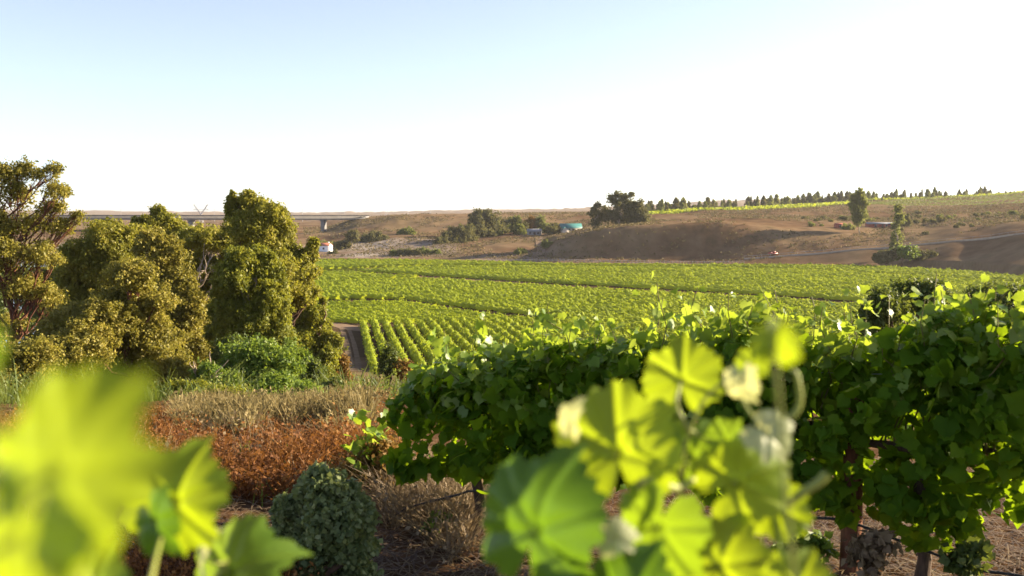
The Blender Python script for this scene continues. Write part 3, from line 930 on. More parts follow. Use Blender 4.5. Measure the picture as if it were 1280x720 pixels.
# ------------------------------------------------------------------ dry ground cover
def grass(name, label, n, region, hgt, mat, seed, wdt=.012, lean=.35, feather=0):
    rng = np.random.default_rng(seed)
    px = region[0] + (region[1] - region[0]) * rng.random(n)
    Y = region[2] * (region[3] / region[2]) ** rng.random(n)
    Y = Y * (1 + (  .3 * fbm(px / 70, px * 0 + seed, seed, 3) if Y.min() > 7 and Y.max() < 40 else 0))
    x = (px - 640) / F * Y
    m = fbm(x / 1.7, Y / 2.5, seed, 2)
    keep = m > (-.06 if 'weed' in name else -.2)
    x, Y, m = x[keep], Y[keep], m[keep]
    n = len(x)
    z = gz(x, Y)
    h = hgt * (.45 + .75 * rng.random(n)) * (.75 + 1.3 * np.clip(m, -.3, .6))
    d = rng.normal(size=(n, 2)) * lean
    a = rng.random(n) * 6.28
    wx, wy = np.cos(a) * wdt, np.sin(a) * wdt
    b = np.stack([x, Y, z - .02], 1)
    mdl = b + np.stack([d[:, 0] * h * .35, d[:, 1] * h * .35, h * .6], 1)
    tp = b + np.stack([d[:, 0] * h, d[:, 1] * h, h], 1)
    wv = np.stack([wx, wy, 0 * wx], 1)
    V = np.stack([b - wv, b + wv, mdl + wv * .8, mdl - wv * .8, tp + wv * .2, tp - wv * .2], 1).reshape(-1, 3)
    f = np.array([[0, 1, 2, 3], [3, 2, 4, 5]])[None] + (np.arange(n) * 6)[:, None, None]
    mb = MB()
    mb.add(V, f.reshape(-1, 4))
    if feather:
        k = rng.integers(0, n, int(n * feather))
        s = .45 + .55 * rng.random(len(k))
        pos = b[k] * (1 - s)[:, None] + tp[k] * s[:, None] + rng.normal(size=(len(k), 3)) * hgt * .05
        scatter(mb, LEAF_Q, pos, rng.normal(size=(len(k), 3)) + [0, 0, .4], hgt * .11 * (.5 + rng.random(len(k))), rng)
    return tag(mb.build(name, mat), label, 'grass', None, 'stuff')


grass('dry_grass', 'tall dry tan grass between the shrubs and the red weeds', 15000, (215, 460, 15, 30), .5, M['dry_grass'], 51, .012, .3, 1.6)
grass('red_weeds', 'dead red brown weeds covering the bare slope', 20000, (-60, 480, 8.2, 23), .36, M['red_weed'], 52, .006, .7, 4.5)
grass('red_weeds', 'low dead red weeds below the blurred leaves', 7000, (-80, 360, 4.6, 9), .26, M['red_weed'], 53, .004, .7, 4.0)
grass('tan_weeds', 'thin tan grass stalks standing among the red weeds', 2600, (-60, 480, 8.0, 20), .42, M['straw'], 56, .004, .45, .8)
grass('green_weeds', 'sparse small green weeds among the red ones', 900, (-60, 480, 8.5, 20), .26, M['shrub_green'], 57, .006, .6, 3.0)
grass('slope_grass', 'olive grass on the slope among the trees', 26000, (-150, 1300, 30, 150), 1.0, M['shrub_dark'], 54, .035, .4, .8)
grass('straw_mound', 'heap of pale dry straw beside the first vine trunk', 2600, (475, 590, 7.6, 10.4), .34, M['straw'], 55, .004, .9, .6)


def litter(name, label, n, region, mat, seed, L=.25, wd=.004):
    rng = np.random.default_rng(seed)
    px = region[0] + (region[1] - region[0]) * rng.random(n)
    Y = region[2] * (region[3] / region[2]) ** rng.random(n)
    x = (px - 640) / F * Y
    z = gz(x, Y) + .01 + .05 * rng.random(n)
    a = rng.random(n) * 6.28
    l = L * (.4 + rng.random(n))
    d = np.stack([np.cos(a) * l, np.sin(a) * l, rng.normal(size=n) * .12 * l], 1) / 2
    wv = np.stack([-np.sin(a) * wd, np.cos(a) * wd, 0 * a], 1)
    c = np.stack([x, Y, z], 1)
    up = np.array([0, 0, .02])
    V = np.stack([c - d - wv, c - d + wv, c + wv + up, c - wv + up, c + d + wv, c + d - wv], 1).reshape(-1, 3)
    f = np.array([[0, 1, 2, 3], [3, 2, 4, 5]])[None] + (np.arange(n) * 6)[:, None, None]
    return tag(MB().add(V, f.reshape(-1, 4)).build(name, mat), label, 'straw', None, 'stuff')


litter('straw', 'dry straw and prunings lying under the foreground vines', 8000, (330, 1500, 4.4, 11), M['straw'], 61)
litter('twigs', 'dark fallen twigs lying under the foreground vines', 3500, (330, 1500, 4.4, 11), M['vine_bark'], 62, .3, .005)
litter('straw', 'scattered straw on the red weedy slope', 7000, (-150, 480, 4.2, 18), M['straw'], 63)
shrub('weed', 'small green weed beside the irrigation hose', 7.4, 548, 654, 22, 9, M['shrub_green'], 64, .2, .045, 'weeds under the vines', 4, LEAF_W, 'weed', 'cane')
shrub('weed', 'dry tan weed standing beside the timber post', 5.6, 1098, 694, 34, 18, M['straw'], 65, .1, .05, 'weeds under the vines', 4, LEAF_W, 'weed', 'cane')
shrub('weed', 'green weed under the vines left of the timber post', 6.3, 1000, 684, 34, 18, M['shrub_green'], 66, .12, .05, 'weeds under the vines', 4, LEAF_W, 'weed', 'cane')
shrub('weed', 'leafy weed at the foot of the rightmost vine trunk', 5.6, 1215, 700, 30, 15, M['shrub_dark'], 67, .12, .05, 'weeds under the vines', 4, LEAF_W, 'weed', 'cane')

# ------------------------------------------------------------------ the foreground vine row
ROW0, ROW1 = np.array([-.27, 7.5]), np.array([2.1, 6.25])
RD = unit((ROW1 - ROW0)[None])[0]
RN = np.array([RD[1], -RD[0]])
RN = RN if RN[1] < 0 else -RN            # towards the camera


def rowp(s): return ROW0 + RD * s
def s_of_px(px):
    a = (px - 640) / F
    # x = a*Y on the row line
    return (a * ROW0[1] - ROW0[0]) / (RD[0] - a * RD[1])


top_px = np.array([485, 500, 560, 600, 650, 700, 740, 800, 860, 900, 950, 1000, 1050, 1100, 1150, 1200, 1240, 1280, 1500, 1700], float)
top_py = np.array([530, 492, 462, 450, 446, 440, 428, 428, 402, 424, 406, 430, 440, 424, 412, 384, 380, 392, 372, 362], float)
bot_px = np.array([485, 520, 560, 600, 700, 800, 900, 1050, 1100, 1150, 1200, 1280, 1700], float)
bot_py = np.array([540, 585, 598, 606, 606, 600, 612, 626, 645, 672, 682, 682, 715], float)


def canopy(mb, s0, s1, n, rng, half=.42, surf=.0):
    nc = max(n // 16, 1)
    ci = rng.integers(0, nc, n)
    s = (s0 + (s1 - s0) * rng.random(nc))[ci] + rng.normal(size=n) * .07
    P = rowp(0)[None] + RD[None] * s[:, None]
    px = 640 + F * P[:, 0] / P[:, 1]
    zt = zat(np.interp(px, top_px, top_py), P[:, 1])
    zb = zat(np.interp(px, bot_px, bot_py), P[:, 1])
    zt = zt + .10 * fbm(s * 2.2, s * 0, 71, 3)
    t = np.clip((rng.random(nc) ** .85)[ci] + rng.normal(size=n) * .06, 0, 1.05)
    # cross-section: full in the middle, narrower at top and foot
    wid = half * np.sin(np.pi * np.clip(.12 + .8 * t, 0, 1)) ** .6 * (1 + .5 * fbm(s * 1.5, t * 3, 72, 2))
    edge = np.clip(np.where(rng.random(nc) < .6, .6 + .4 * rng.random(nc), rng.random(nc))[ci] + .16 * rng.normal(size=n), 0, 1.3)
    side = np.where(rng.random(nc) < .6, 1, -1)[ci]
    q = wid * edge * side
    pos = np.column_stack([P + RN[None] * q[:, None], zb + (zt - zb) * t])
    nr = np.column_stack([RN[None] * (side * .9)[:, None], .35 + .9 * (t > .85)]) + rng.normal(size=(n, 3)) * .9
    return pos, nr, t


rng = np.random.default_rng(77)
s_edges = [-.52, .0, 1.15, 2.25, 3.3, 4.5]
VL = ['foreground vine at the left end of the row, its foliage hanging low', 'foreground vine left of the blurred yellow leaves with low rounded top',
      'foreground vine behind the blurred yellow shoot', 'foreground vine right of the timber post with dense dark leaves', 'tall foreground vine at the right edge of the photo with the highest shoots']
trunks_s = [.0, .95, 1.9, 3.15, 4.1]
for k in range(5):
    s0, s1 = s_edges[k], s_edges[k + 1]
    ts = trunks_s[k]
    b = rowp(ts)
    bz = g1(*b)
    root = empty('grape_vine', (b[0], b[1], bz))
    tag(root, VL[k], 'grapevine', 'grapevines of the foreground row')
    tr = MB()
    zw = bz + .85
    pp = np.array([[b[0], b[1], bz - .05], [b[0] + .03, b[1], bz + .2], [b[0] - .02, b[1] + .02, bz + .5], [b[0] + .01, b[1], zw]])
    tr.tube(pp, [.055, .042, .04, .045], 9)
    tr.build('trunk', M['vine_bark'], root)
    for sg, en in ((-1, s0 + .15), (1, s1)):
        e = rowp(en)
        ez = g1(*e) + .95
        arm = MB()
        arm.tube(limb_path(pp[-1], (e[0], e[1], ez), rng, 7, 0), np.linspace(.035, .015, 7), 7)
        arm.build('cordon', M['vine_bark'], root)
    fol = MB()
    yng = MB()
    cane = MB()
    n = int(1500 * (s1 - s0))
    pos, nr, t = canopy(fol, s0 - .04, s1 + .08, n, rng)
    # canes rising from the cordon to the canopy
    nc = int(26 * (s1 - s0))
    for j in range(nc):
        s = s0 + (s1 - s0) * (j + rng.random()) / nc
        P = rowp(s)
        px = 640 + F * P[0] / P[1]
        zt = float(zat(np.interp(px, top_px, top_py), P[1]))
        z0 = g1(*P) + .9
        hgt = max(zt - z0, .1) + (rng.random() ** 2) * .34
        off = RN * rng.normal() * .16
        e = np.array([P[0] + off[0] + rng.normal() * .07, P[1] + off[1] + rng.normal() * .07, z0 + hgt])
        path = limb_path((P[0], P[1], z0), e, rng, 8, 0)
        cane.tube(path, np.linspace(.007, .0025, 8), 5)
        # leaves along the shoot, smaller and paler towards the tip
        m = int(12 + 10 * rng.random())
        u = .35 + .65 * rng.random(m) ** .8
        idx = u * 7
        i0 = np.minimum(idx.astype(int), 6)
        f = (idx - i0)[:, None]
        pc = path[i0] * (1 - f) + path[i0 + 1] * f + rng.normal(size=(m, 3)) * .05
        nn = rng.normal(size=(m, 3)) + np.array([RN[0] * .4, RN[1] * .4, .5])
        above = pc[:, 2] > zt - .08
        sz = (.115 - .07 * u ** 3) * (.75 + .5 * rng.random(m))
        for mm, msk in ((yng, above), (fol, ~above)):
            if msk.any(): scatter(mm, LEAF_V, pc[msk], nn[msk], sz[msk], rng, .8)
    lit_top_mask = rng.random(n) < np.clip((t - .55) * 1.9, 0, .8)  # lighter leaf colour ramps in upwards, sunlight put into the hedge top
    size = .112 * (.38 + .85 * rng.random(n))
    scatter(fol, LEAF_V, pos[~lit_top_mask], nr[~lit_top_mask], size[~lit_top_mask], rng, 1.3)
    scatter(yng, LEAF_V, pos[lit_top_mask], nr[lit_top_mask], size[lit_top_mask] * .75, rng, .9)
    fol.build('foliage', M['vine'], root, True)
    yng.build('young_sunlit_leaves', M['vine_young_sunlit'], root, True)
    cane.build('canes', M['cane'], root)['kind'] = 'stuff'

# small vine sprawling at the left end of the row
rng = np.random.default_rng(78)
b = np.array([-1.35, 8.6]); bz = g1(*b)
root = empty('young_vine', (b[0], b[1], bz))
tag(root, 'thin young vine with sparse yellow green leaves left of the vine row', 'grapevine')
cane, fol = MB(), MB()
for tip in ((455, 520), (470, 535), (448, 556), (480, 560), (465, 575), (486, 545)):
    e = at(*tip, 8.6 + rng.normal() * .15)
    p = limb_path((b[0], b[1], bz), e, rng, 8, -.2)
    cane.tube(p, np.linspace(.006, .002, 8), 5)
    m = 26
    i0 = rng.integers(2, 8, m)
    scatter(fol, LEAF_V, p[i0] + rng.normal(size=(m, 3)) * .06, rng.normal(size=(m, 3)) + [.2, -.4, .4], .085 * (.6 + .7 * rng.random(m)), rng, .8)
cane.build('stem', M['cane'], root)
fol.build('foliage', M['vine_young_sunlit'], root, True)

# timber posts, irrigation hose and wires of the trellis
pw = rowp(2.68 + .06) + RN * .03
pz = g1(*pw)
root = empty('vineyard_post', (pw[0], pw[1], pz))
tag(root, 'round reddish timber post standing under the foreground vines', 'post')
mb = MB()
hh = np.linspace(-.1, 1.2, 12)
mb.tube(np.column_stack([pw[0] + .008 * np.sin(hh * 3), np.full(12, pw[1]), pz + hh]), .062 * (1 + .04 * np.sin(hh * 7)), 14)
mb.build('shaft', M['post'], root, True)
nb = MB()
nb.tube([[pw[0] + RN[0] * .05, pw[1] + RN[1] * .05, pz + .42], [pw[0] + RN[0] * .075, pw[1] + RN[1] * .075, pz + .42]], .006, 6)
nb.build('nail', M['wire'], root)

rng = np.random.default_rng(79)
ss = np.linspace(-.75, 4.8, 70)
P = np.array([rowp(s) for s in ss]) + RN[None] * .085
z = gz(P[:, 0], P[:, 1])
sg = np.interp(ss, [-.75, -.6, .0, .5, 1.3, 2.0, 2.72, 3.5, 4.8], [.02, .14, .34, .30, .22, .30, .38, .22, .20])
tag(MB().tube(np.column_stack([P, z + sg + .008 * np.sin(ss * 9)]), .009, 8).build('irrigation_hose', M['hose'], None, True),
    'black irrigation hose running along the foot of the foreground vines', 'hose')
for zz, lb in ((.92, 'lower thin trellis wire carrying the foreground vines'), (1.3, 'upper thin trellis wire inside the foreground vine foliage')):
    ss = np.linspace(-.35, 4.8, 70)
    P = np.array([rowp(s) for s in ss]) + RN[None] * .07
    zg = np.interp(ss, ss, g1(*rowp(0)) + (ss / 2.68) * (g1(*rowp(2.68)) - g1(*rowp(0))))
    tag(MB().tube(np.column_stack([P, zg + zz]), .0016, 5).build('trellis_wire', M['wire']), lb, 'wire', 'trellis wires of the foreground row')


# ------------------------------------------------------------------ the blurred shoots right in front of the lens
def big_leaf(mb, c, width, nrm, tip, rng, cup=.25, curl=0.0, fold=.3, rib=.05):
    """one detailed vine leaf: c = world centre, nrm = face normal, tip = direction of the tip"""
    nr_, nt_ = 15, 132
    th = np.linspace(-math.pi, math.pi, nt_, endpoint=False)
    ro = .74 + .28 * np.exp(-(th / .42) ** 2)
    for a, A, wv in ((.98, .20, .34), (-.98, .20, .34), (1.95, .14, .40), (-1.95, .14, .40)):
        ro = ro + A * np.exp(-((th - a) / wv) ** 2)
    ro *= 1 - .80 * np.exp(-((np.pi - np.abs(th)) / .24) ** 2)
    saw = np.abs(((th * 24 / math.pi) % 2) - 1)
    ro *= 1 + .11 * (saw - .5) + .05 * np.sin(th * 9 + rng.random() * 6)
    rho = np.linspace(0, 1, nr_ + 1)[1:]
    R = rho[:, None] * ro[None]
    X, Y = R * np.sin(th)[None], R * np.cos(th)[None]
    vein = np.zeros_like(X)
    groove = np.zeros_like(X)
    for a in (0, .95, -.95, 1.95, -1.95):
        al = X * math.sin(a) + Y * math.cos(a)
        pe = np.abs(X * math.cos(a) - Y * math.sin(a))
        vein = np.maximum(vein, np.where(al > 0, np.exp(-(pe / .022) ** 2), 0))
        groove += np.where(al > 0, np.exp(-(pe / .07) ** 2), 0)
        for q in np.arange(.2, .95, .16):
            for sgn in (-1, 1):
                b = a + sgn * .75
                ox, oy = q * math.sin(a), q * math.cos(a)
                al2 = (X - ox) * math.sin(b) + (Y - oy) * math.cos(b)
                pe2 = np.abs((X - ox) * math.cos(b) - (Y - oy) * math.sin(b))
                vein = np.maximum(vein, np.where((al2 > 0) & (al2 < .36), .55 * np.exp(-(pe2 / .013) ** 2), 0))
    Z = fold * np.abs(X) * .5 - cup * (R ** 2) - rib * groove + rib * 1.2 * np.sin(th * 5 + rng.random() * 6)[None] * R ** 2 + .035 * np.sin(th * 13)[None] * R ** 3
    if curl:
        Z = Z - curl * np.maximum(Y - .35, 0) ** 1.5
        Y = Y - abs(curl) * .25 * np.maximum(Y - .35, 0) ** 1.5
    k = width / 1.75
    nrm = unit(np.asarray(nrm, float)[None])[0]
    tip = np.asarray(tip, float)
    yv = unit((tip - nrm * (tip @ nrm))[None])[0]
    xv = np.cross(yv, nrm)
    Yc = Y - .22
    W = c[None, None] + (X[..., None] * xv + Yc[..., None] * yv + Z[..., None] * nrm) * k
    ctr = c - yv * .22 * k
    V = np.vstack([ctr[None], W.reshape(-1, 3)])
    att = np.concatenate([[1.0], vein.ravel()])
    j = np.arange(nt_)
    mb.add(V, np.stack([np.zeros(nt_, int), 1 + (j + 1) % nt_, 1 + j], -1), att)
    i = np.arange(nr_ - 1)[:, None] * nt_ + 1
    f = np.stack([i + j, i + (j + 1) % nt_, i + nt_ + (j + 1) % nt_, i + nt_ + j], -1).reshape(-1, 4)
    mb.f.append(f + mb.n - len(V))
    return ctr


def img_dir(ang):
    """direction in the picture plane, 0 = right, 90 = up"""
    a = math.radians(ang)
    return np.array([math.cos(a), -math.sin(a) * sT * 0 , math.sin(a)])


def shoot(label, stem_pts, leaves, tendrils, seed, stem_r=.0032, ds=.88):
    """leaves: (px, py, depth, width px, tip angle, normal (x,y,z), material, cup, curl, fold)"""
    rng = np.random.default_rng(seed)
    sp = [np.array([at(px, py, Y * ds) for px, py, Y in st]) for st in stem_pts]
    b = sp[0][0]
    root = empty('vine_shoot', (b[0], b[1], b[2]))
    tag(root, label, 'vine shoot')
    dense = []
    st = MB()
    for p in sp:
        s = np.linspace(0, len(p) - 1, 26)
        q = np.stack([smooth_interp(s, np.arange(len(p)), p[:, k].copy()) for k in range(3)], 1)
        dense.append(q)
        st.tube(q, np.linspace(stem_r, stem_r * .45, 26), 8)
    st.build('stem', M['shoot'], root, True)
    D = np.vstack(dense)
    for (px, py, Y, wpx, ang, nrm, mat, cup, curl, fold) in leaves:
        Y = Y * ds
        mb = MB()
        c = at(px, py, Y)
        ctr = big_leaf(mb, c, wpx / F * Y, np.array(nrm, float) + [-.55, 0, 0], img_dir(ang), rng, cup, curl, fold, .02 if wpx > 240 else .045)
        d = D[np.argmin(((D - ctr) ** 2).sum(1))]
        o = mb.build('leaf', M[mat], root, True, True)
        pt = MB()
        mid = (d + ctr) / 2 + np.array([0, .01, -.012])
        s = np.linspace(0, 1, 8)[:, None]
        pt.tube((1 - s) ** 2 * d + 2 * s * (1 - s) * mid + s ** 2 * ctr, np.linspace(.0016, .0013, 8), 6)
        pt.build('petiole', M['shoot'], o, True)
    for t in tendrils:
        p = np.array([at(px, py, Y * ds) for px, py, Y, r in t])
        r = np.array([q[3] for q in t])
        s = np.linspace(0, len(p) - 1, 30)
        q = np.stack([smooth_interp(s, np.arange(len(p)), p[:, k].copy()) for k in range(3)], 1)
        MB().tube(q, np.interp(s, np.arange(len(p)), r), 8).build('tendril', M['shoot'], root, True)
    return root


C = (-.1, -1, .25)
shoot('blurred sunlit vine shoot with yellow leaves rising in front of the vine row',
      [[(905, 900, 1.1), (880, 760, 1.1), (862, 680, 1.1), (850, 600, 1.1), (862, 540, 1.1), (880, 500, 1.1), (915, 470, 1.08)],
       [(880, 760, 1.1), (800, 690, 1.08), (735, 640, 1.05)],
       [(862, 540, 1.1), (845, 505, 1.1), (850, 480, 1.12)]],
      [(672, 640, .95, 205, 78, (-.35, -1, .25), 'leaf_shaded', .25, .5, .25),
       (770, 545, 1.05, 165, 100, (.25, -1, .35), 'leaf_sunlit', .2, .0, .5),
       (852, 462, 1.15, 105, 95, (.1, -1, .5), 'leaf_sunlit', .15, .0, .15),
       (935, 595, 1.05, 130, 30, (.2, -.9, .7), 'leaf_sunlit', .25, .3, .3),
       (905, 692, 1.0, 130, 70, (.1, -1, .5), 'leaf_sunlit', .2, .2, .3),
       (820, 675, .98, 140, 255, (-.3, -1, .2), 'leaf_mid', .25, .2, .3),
       (1000, 725, .95, 100, 70, (.2, -1, .5), 'leaf_sunlit', .2, .2, .3),
       (790, 745, .9, 160, 80, (-.2, -1, .4), 'leaf_shaded', .2, .2, .3),
       (980, 640, 1.08, 85, -30, (.2, -1, .5), 'leaf_sunlit', .2, .2, .5),
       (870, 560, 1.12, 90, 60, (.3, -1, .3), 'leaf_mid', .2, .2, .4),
       (942, 450, 1.06, 46, 80, (.2, -1, .4), 'leaf_sunlit', .2, .0, .3),
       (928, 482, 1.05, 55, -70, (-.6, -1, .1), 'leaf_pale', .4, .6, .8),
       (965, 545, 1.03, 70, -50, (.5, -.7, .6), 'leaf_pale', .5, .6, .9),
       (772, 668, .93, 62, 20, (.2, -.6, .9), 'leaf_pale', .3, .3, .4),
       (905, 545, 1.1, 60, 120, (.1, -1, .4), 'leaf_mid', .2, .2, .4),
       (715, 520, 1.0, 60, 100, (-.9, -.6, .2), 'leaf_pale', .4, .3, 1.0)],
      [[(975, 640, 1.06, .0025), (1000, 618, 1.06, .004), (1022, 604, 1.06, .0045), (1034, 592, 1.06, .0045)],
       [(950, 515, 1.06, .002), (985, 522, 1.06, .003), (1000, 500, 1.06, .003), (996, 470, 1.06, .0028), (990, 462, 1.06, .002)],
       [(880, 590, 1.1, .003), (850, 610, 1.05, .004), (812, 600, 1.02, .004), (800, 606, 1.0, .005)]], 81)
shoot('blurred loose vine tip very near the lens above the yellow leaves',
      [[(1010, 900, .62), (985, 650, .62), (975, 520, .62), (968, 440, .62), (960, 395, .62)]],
      [(972, 425, .62, 62, 80, (.3, -1, .1), 'leaf_sunlit', .3, .3, 1.2)], [], 84, .0016)
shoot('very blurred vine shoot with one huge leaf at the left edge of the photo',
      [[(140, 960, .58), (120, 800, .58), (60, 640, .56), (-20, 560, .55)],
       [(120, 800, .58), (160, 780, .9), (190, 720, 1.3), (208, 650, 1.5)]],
      [(88, 560, .50, 275, 60, (.1, -1, .35), 'leaf_sunlit', .18, .1, .05),
       (10, 700, .50, 250, 250, (-.1, -1, .35), 'leaf_sunlit', .2, .1, .05),
       (222, 610, 1.5, 150, 80, (.25, -1, .3), 'leaf_sunlit', .3, .2, .5),
       (195, 660, 1.45, 90, -40, (-.2, -1, .2), 'leaf_shaded', .3, .2, .4),
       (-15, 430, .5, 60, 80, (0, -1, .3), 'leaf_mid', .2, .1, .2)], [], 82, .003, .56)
shoot('blurred green vine shoot with two low leaves at the bottom left of the photo',
      [[(250, 960, 1.05), (255, 820, 1.05), (262, 740, 1.05), (285, 700, 1.05)], [(255, 820, 1.05), (170, 780, .95), (130, 735, .9)]],
      [(300, 705, 1.05, 150, 25, (.0, -.8, .7), 'leaf_mid', .3, .5, .5),
       (255, 690, 1.02, 70, 60, (-.9, -.6, .1), 'leaf_pale', .4, .3, 1.0),
       (118, 728, .85, 110, 80, (.1, -1, .4), 'leaf_mid', .2, .1, .2)], [], 83)

# ------------------------------------------------------------------ the motorway bridge
br = empty('road_bridge', at(455, 290, 800))
tag(br, 'long concrete road bridge crossing the valley behind the trees', 'bridge')
A0, A1 = at(459, 270, 832), at(-700, 270, 1000)
def along(px):
    a = (px - 640) / F
    d = A1 - A0
    s = (a * A0[1] - A0[0]) / (d[0] - a * d[1])
    return A0 + d * s
dv = unit((A1 - A0)[None, :2])[0]
rz = math.atan2(dv[1], dv[0])
L = np.linalg.norm((A1 - A0)[:2])
mid = (A0 + A1) / 2
zt = float(zat(269.4, 832))
MB().box((mid[0], mid[1], zt - 2.2), (L, 9.0, 3.0), rz).build('deck', M['concrete'], br)
MB().box((mid[0], mid[1], zt - .55), (L, 12.0, .3), rz).build('road_slab', M['concrete'], br)
nrm2 = np.array([-dv[1], dv[0]])
for sgn in (-1, 1):
    c = mid[:2] + nrm2 * 5.85 * sgn
    MB().box((c[0], c[1], zt + .1), (L, .25, 1.0), rz).build('parapet', M['concrete_dark'], br)
for px in (405, 240, 122, -20, -190):
    p = along(px)
    gzv = g1(p[0], p[1]) - 4
    pr = MB().box((p[0], p[1], (gzv + zt - 3.7) / 2), (3.0, 6.0, zt - 3.7 - gzv), rz).build('pier', M['concrete'], br)
    MB().box((p[0], p[1], zt - 4.1), (3.4, 8.4, .8), rz).build('pier_cap', M['concrete'], pr)
p = along(452)
MB().box((p[0], p[1], zt - 5.2), (3, 9.5, 4), rz).build('abutment', M['concrete'], br)


# pylon and power poles on the plateau
def pylon(px, Y, top_py, s, label):
    b = at(px, top_py, Y)
    gzv = g1(b[0], Y)
    root = empty('transmission_tower', (b[0], Y, gzv))
    tag(root, label, 'pylon', 'pylons beyond the bridge')
    ht = b[2]
    zw = ht - 13 * s
    waist = np.array([b[0], Y, zw])
    body = MB()
    for dx in (-2.5, 2.5):
        for dy in (-2.5, 2.5):
            body.tube([[b[0] + dx * s, Y + dy * s, gzv], [b[0] + dx * .2 * s, Y + dy * .2 * s, zw]], .28 * s, 4)
    for h in np.linspace(.1, .9, 5):
        z = gzv + (zw - gzv) * h; k = (1 - h * .85) * 2.5 * s
        body.tube([[b[0] - k, Y - k, z], [b[0] + k, Y - k, z + 2]], .15 * s, 4)
        body.tube([[b[0] + k, Y - k, z], [b[0] - k, Y - k, z + 2]], .15 * s, 4)
    body.build('lattice_leg', M['steel'], root)
    for sgn in (-1, 1):
        arm = MB()
        for dx in (-.5, .5):
            arm.tube([waist + [dx * s, 0, 0], [b[0] + sgn * 9 * s + dx * s * 1.2, Y, ht]], .3 * s, 4)
        for h in np.linspace(.15, .9, 5):
            q = waist + (np.array([b[0] + sgn * 9 * s, Y, ht]) - waist) * h
            arm.tube([q + [-.8 * s, 0, -1.0 * s], q + [.8 * s, 0, 1.0 * s]], .16 * s, 4)
        arm.build('arm', M['steel'], root)
    cr = MB()
    cr.tube([[b[0] - 10 * s, Y, ht - 7 * s], [b[0] + 10 * s, Y, ht - 7 * s]], .3 * s, 4)
    for sgn in (-1, 1):
        cr.tube([[b[0] + sgn * 10 * s, Y, ht - 7 * s], [b[0] + sgn * 5 * s, Y, ht - 4.5 * s]], .2 * s, 4)
    cr.build('crossarm', M['steel'], root)


pylon(251, 1500, 255.5, 1.15, 'steel lattice pylon with a V shaped top standing beyond the bridge')
POLES = [(151, 261.5, 1500), (210, 261, 1500), (268, 260.5, 1600), (378, 260, 1600), (430, 259.5, 1700), (482, 259.5, 1700), (484.5, 261, 1700), (510, 260, 1700), (538, 260, 1800), (592, 258.5, 1900)]
proto = None
for px, py, Y in POLES:
    t_ = at(px, py, Y)
    gzv = g1(t_[0], Y) - 1
    root = empty('power_pole', (t_[0], Y, gzv))
    tag(root, 'thin distant power pole on the skyline beyond the bridge', 'power pole', 'power poles on the skyline')
    h = t_[2] - gzv
    MB().tube([[t_[0], Y, gzv], [t_[0], Y, gzv + h]], [.32, .22], 6).build('shaft', M['steel'], root)
    MB().box((t_[0], Y, gzv + h * .93), (3.0, .25, .25)).build('crossarm', M['steel'], root)


# ------------------------------------------------------------------ houses of the valley
def house(name, label, px, Y, w_, d_, h_, roof_h, rz, wall, roof, windows=2, cat='house', ov=.4, chimney=False, door=True, lift=0.0):
    x = (px - 640) / F * Y
    z = g1(x, Y) - .2 + lift
    root = empty(name, (x, Y, z))
    tag(root, label, cat)
    cr, sr = math.cos(rz), math.sin(rz)
    def R(v):
        v = np.asarray(v, float)
        return np.stack([x + v[:, 0] * cr - v[:, 1] * sr, Y + v[:, 0] * sr + v[:, 1] * cr, z + v[:, 2]], 1)
    a, b = w_ / 2, d_ / 2
    v = [[-a, -b, -3], [a, -b, -3], [a, b, -3], [-a, b, -3], [-a, -b, h_], [a, -b, h_], [a, b, h_], [-a, b, h_], [-a, 0, h_ + roof_h], [a, 0, h_ + roof_h]]
    mb = MB()
    mb.add(R(v), [[0, 1, 5, 4], [1, 2, 6, 5], [2, 3, 7, 6], [3, 0, 4, 7]])
    mb.add(R(v), [[4, 8, 7], [5, 6, 9]])
    mb.build('wall', wall, root)
    ro = MB()
    k = roof_h / b
    for sgn in (-1, 1):
        q = [[-a - ov, sgn * (b + ov), h_ - ov * k], [a + ov, sgn * (b + ov), h_ - ov * k], [a + ov, 0, h_ + roof_h], [-a - ov, 0, h_ + roof_h]]
        q = np.array(q, float)
        up = q + [0, 0, .16]
        dn = q + [0, 0, .03]
        vv = R(np.vstack([dn, up]))
        ro.add(vv, [[0, 1, 2, 3], [4, 7, 6, 5], [0, 4, 5, 1], [1, 5, 6, 2], [2, 6, 7, 3], [3, 7, 4, 0]])
    rr = ro.build('roof', roof, root)
    if chimney:
        c = R([[a * .5, b * .3, h_ + roof_h * .9]])[0]
        MB().box(c, (.8, .8, 1.8), rz).build('chimney', wall, rr)
    for j in range(windows):
        xx = -a + w_ * (j + .75) / (windows + .5)
        c = R([[xx, -b - .03, h_ * .55]])[0]
        fr = MB().box(c, (1.3, .12, 1.3), rz).build('window', M['grey_wall'], root)
        c2 = R([[xx, -b - .075, h_ * .55]])[0]
        MB().box(c2, (1.1, .08, 1.1), rz).build('pane', M['glass'], fr)
    if door:
        c = R([[a * .12, -b - .04, 1.0]])[0]
        MB().box(c, (1.0, .1, 2.3), rz).build('door', M['bark'], root)
    return root


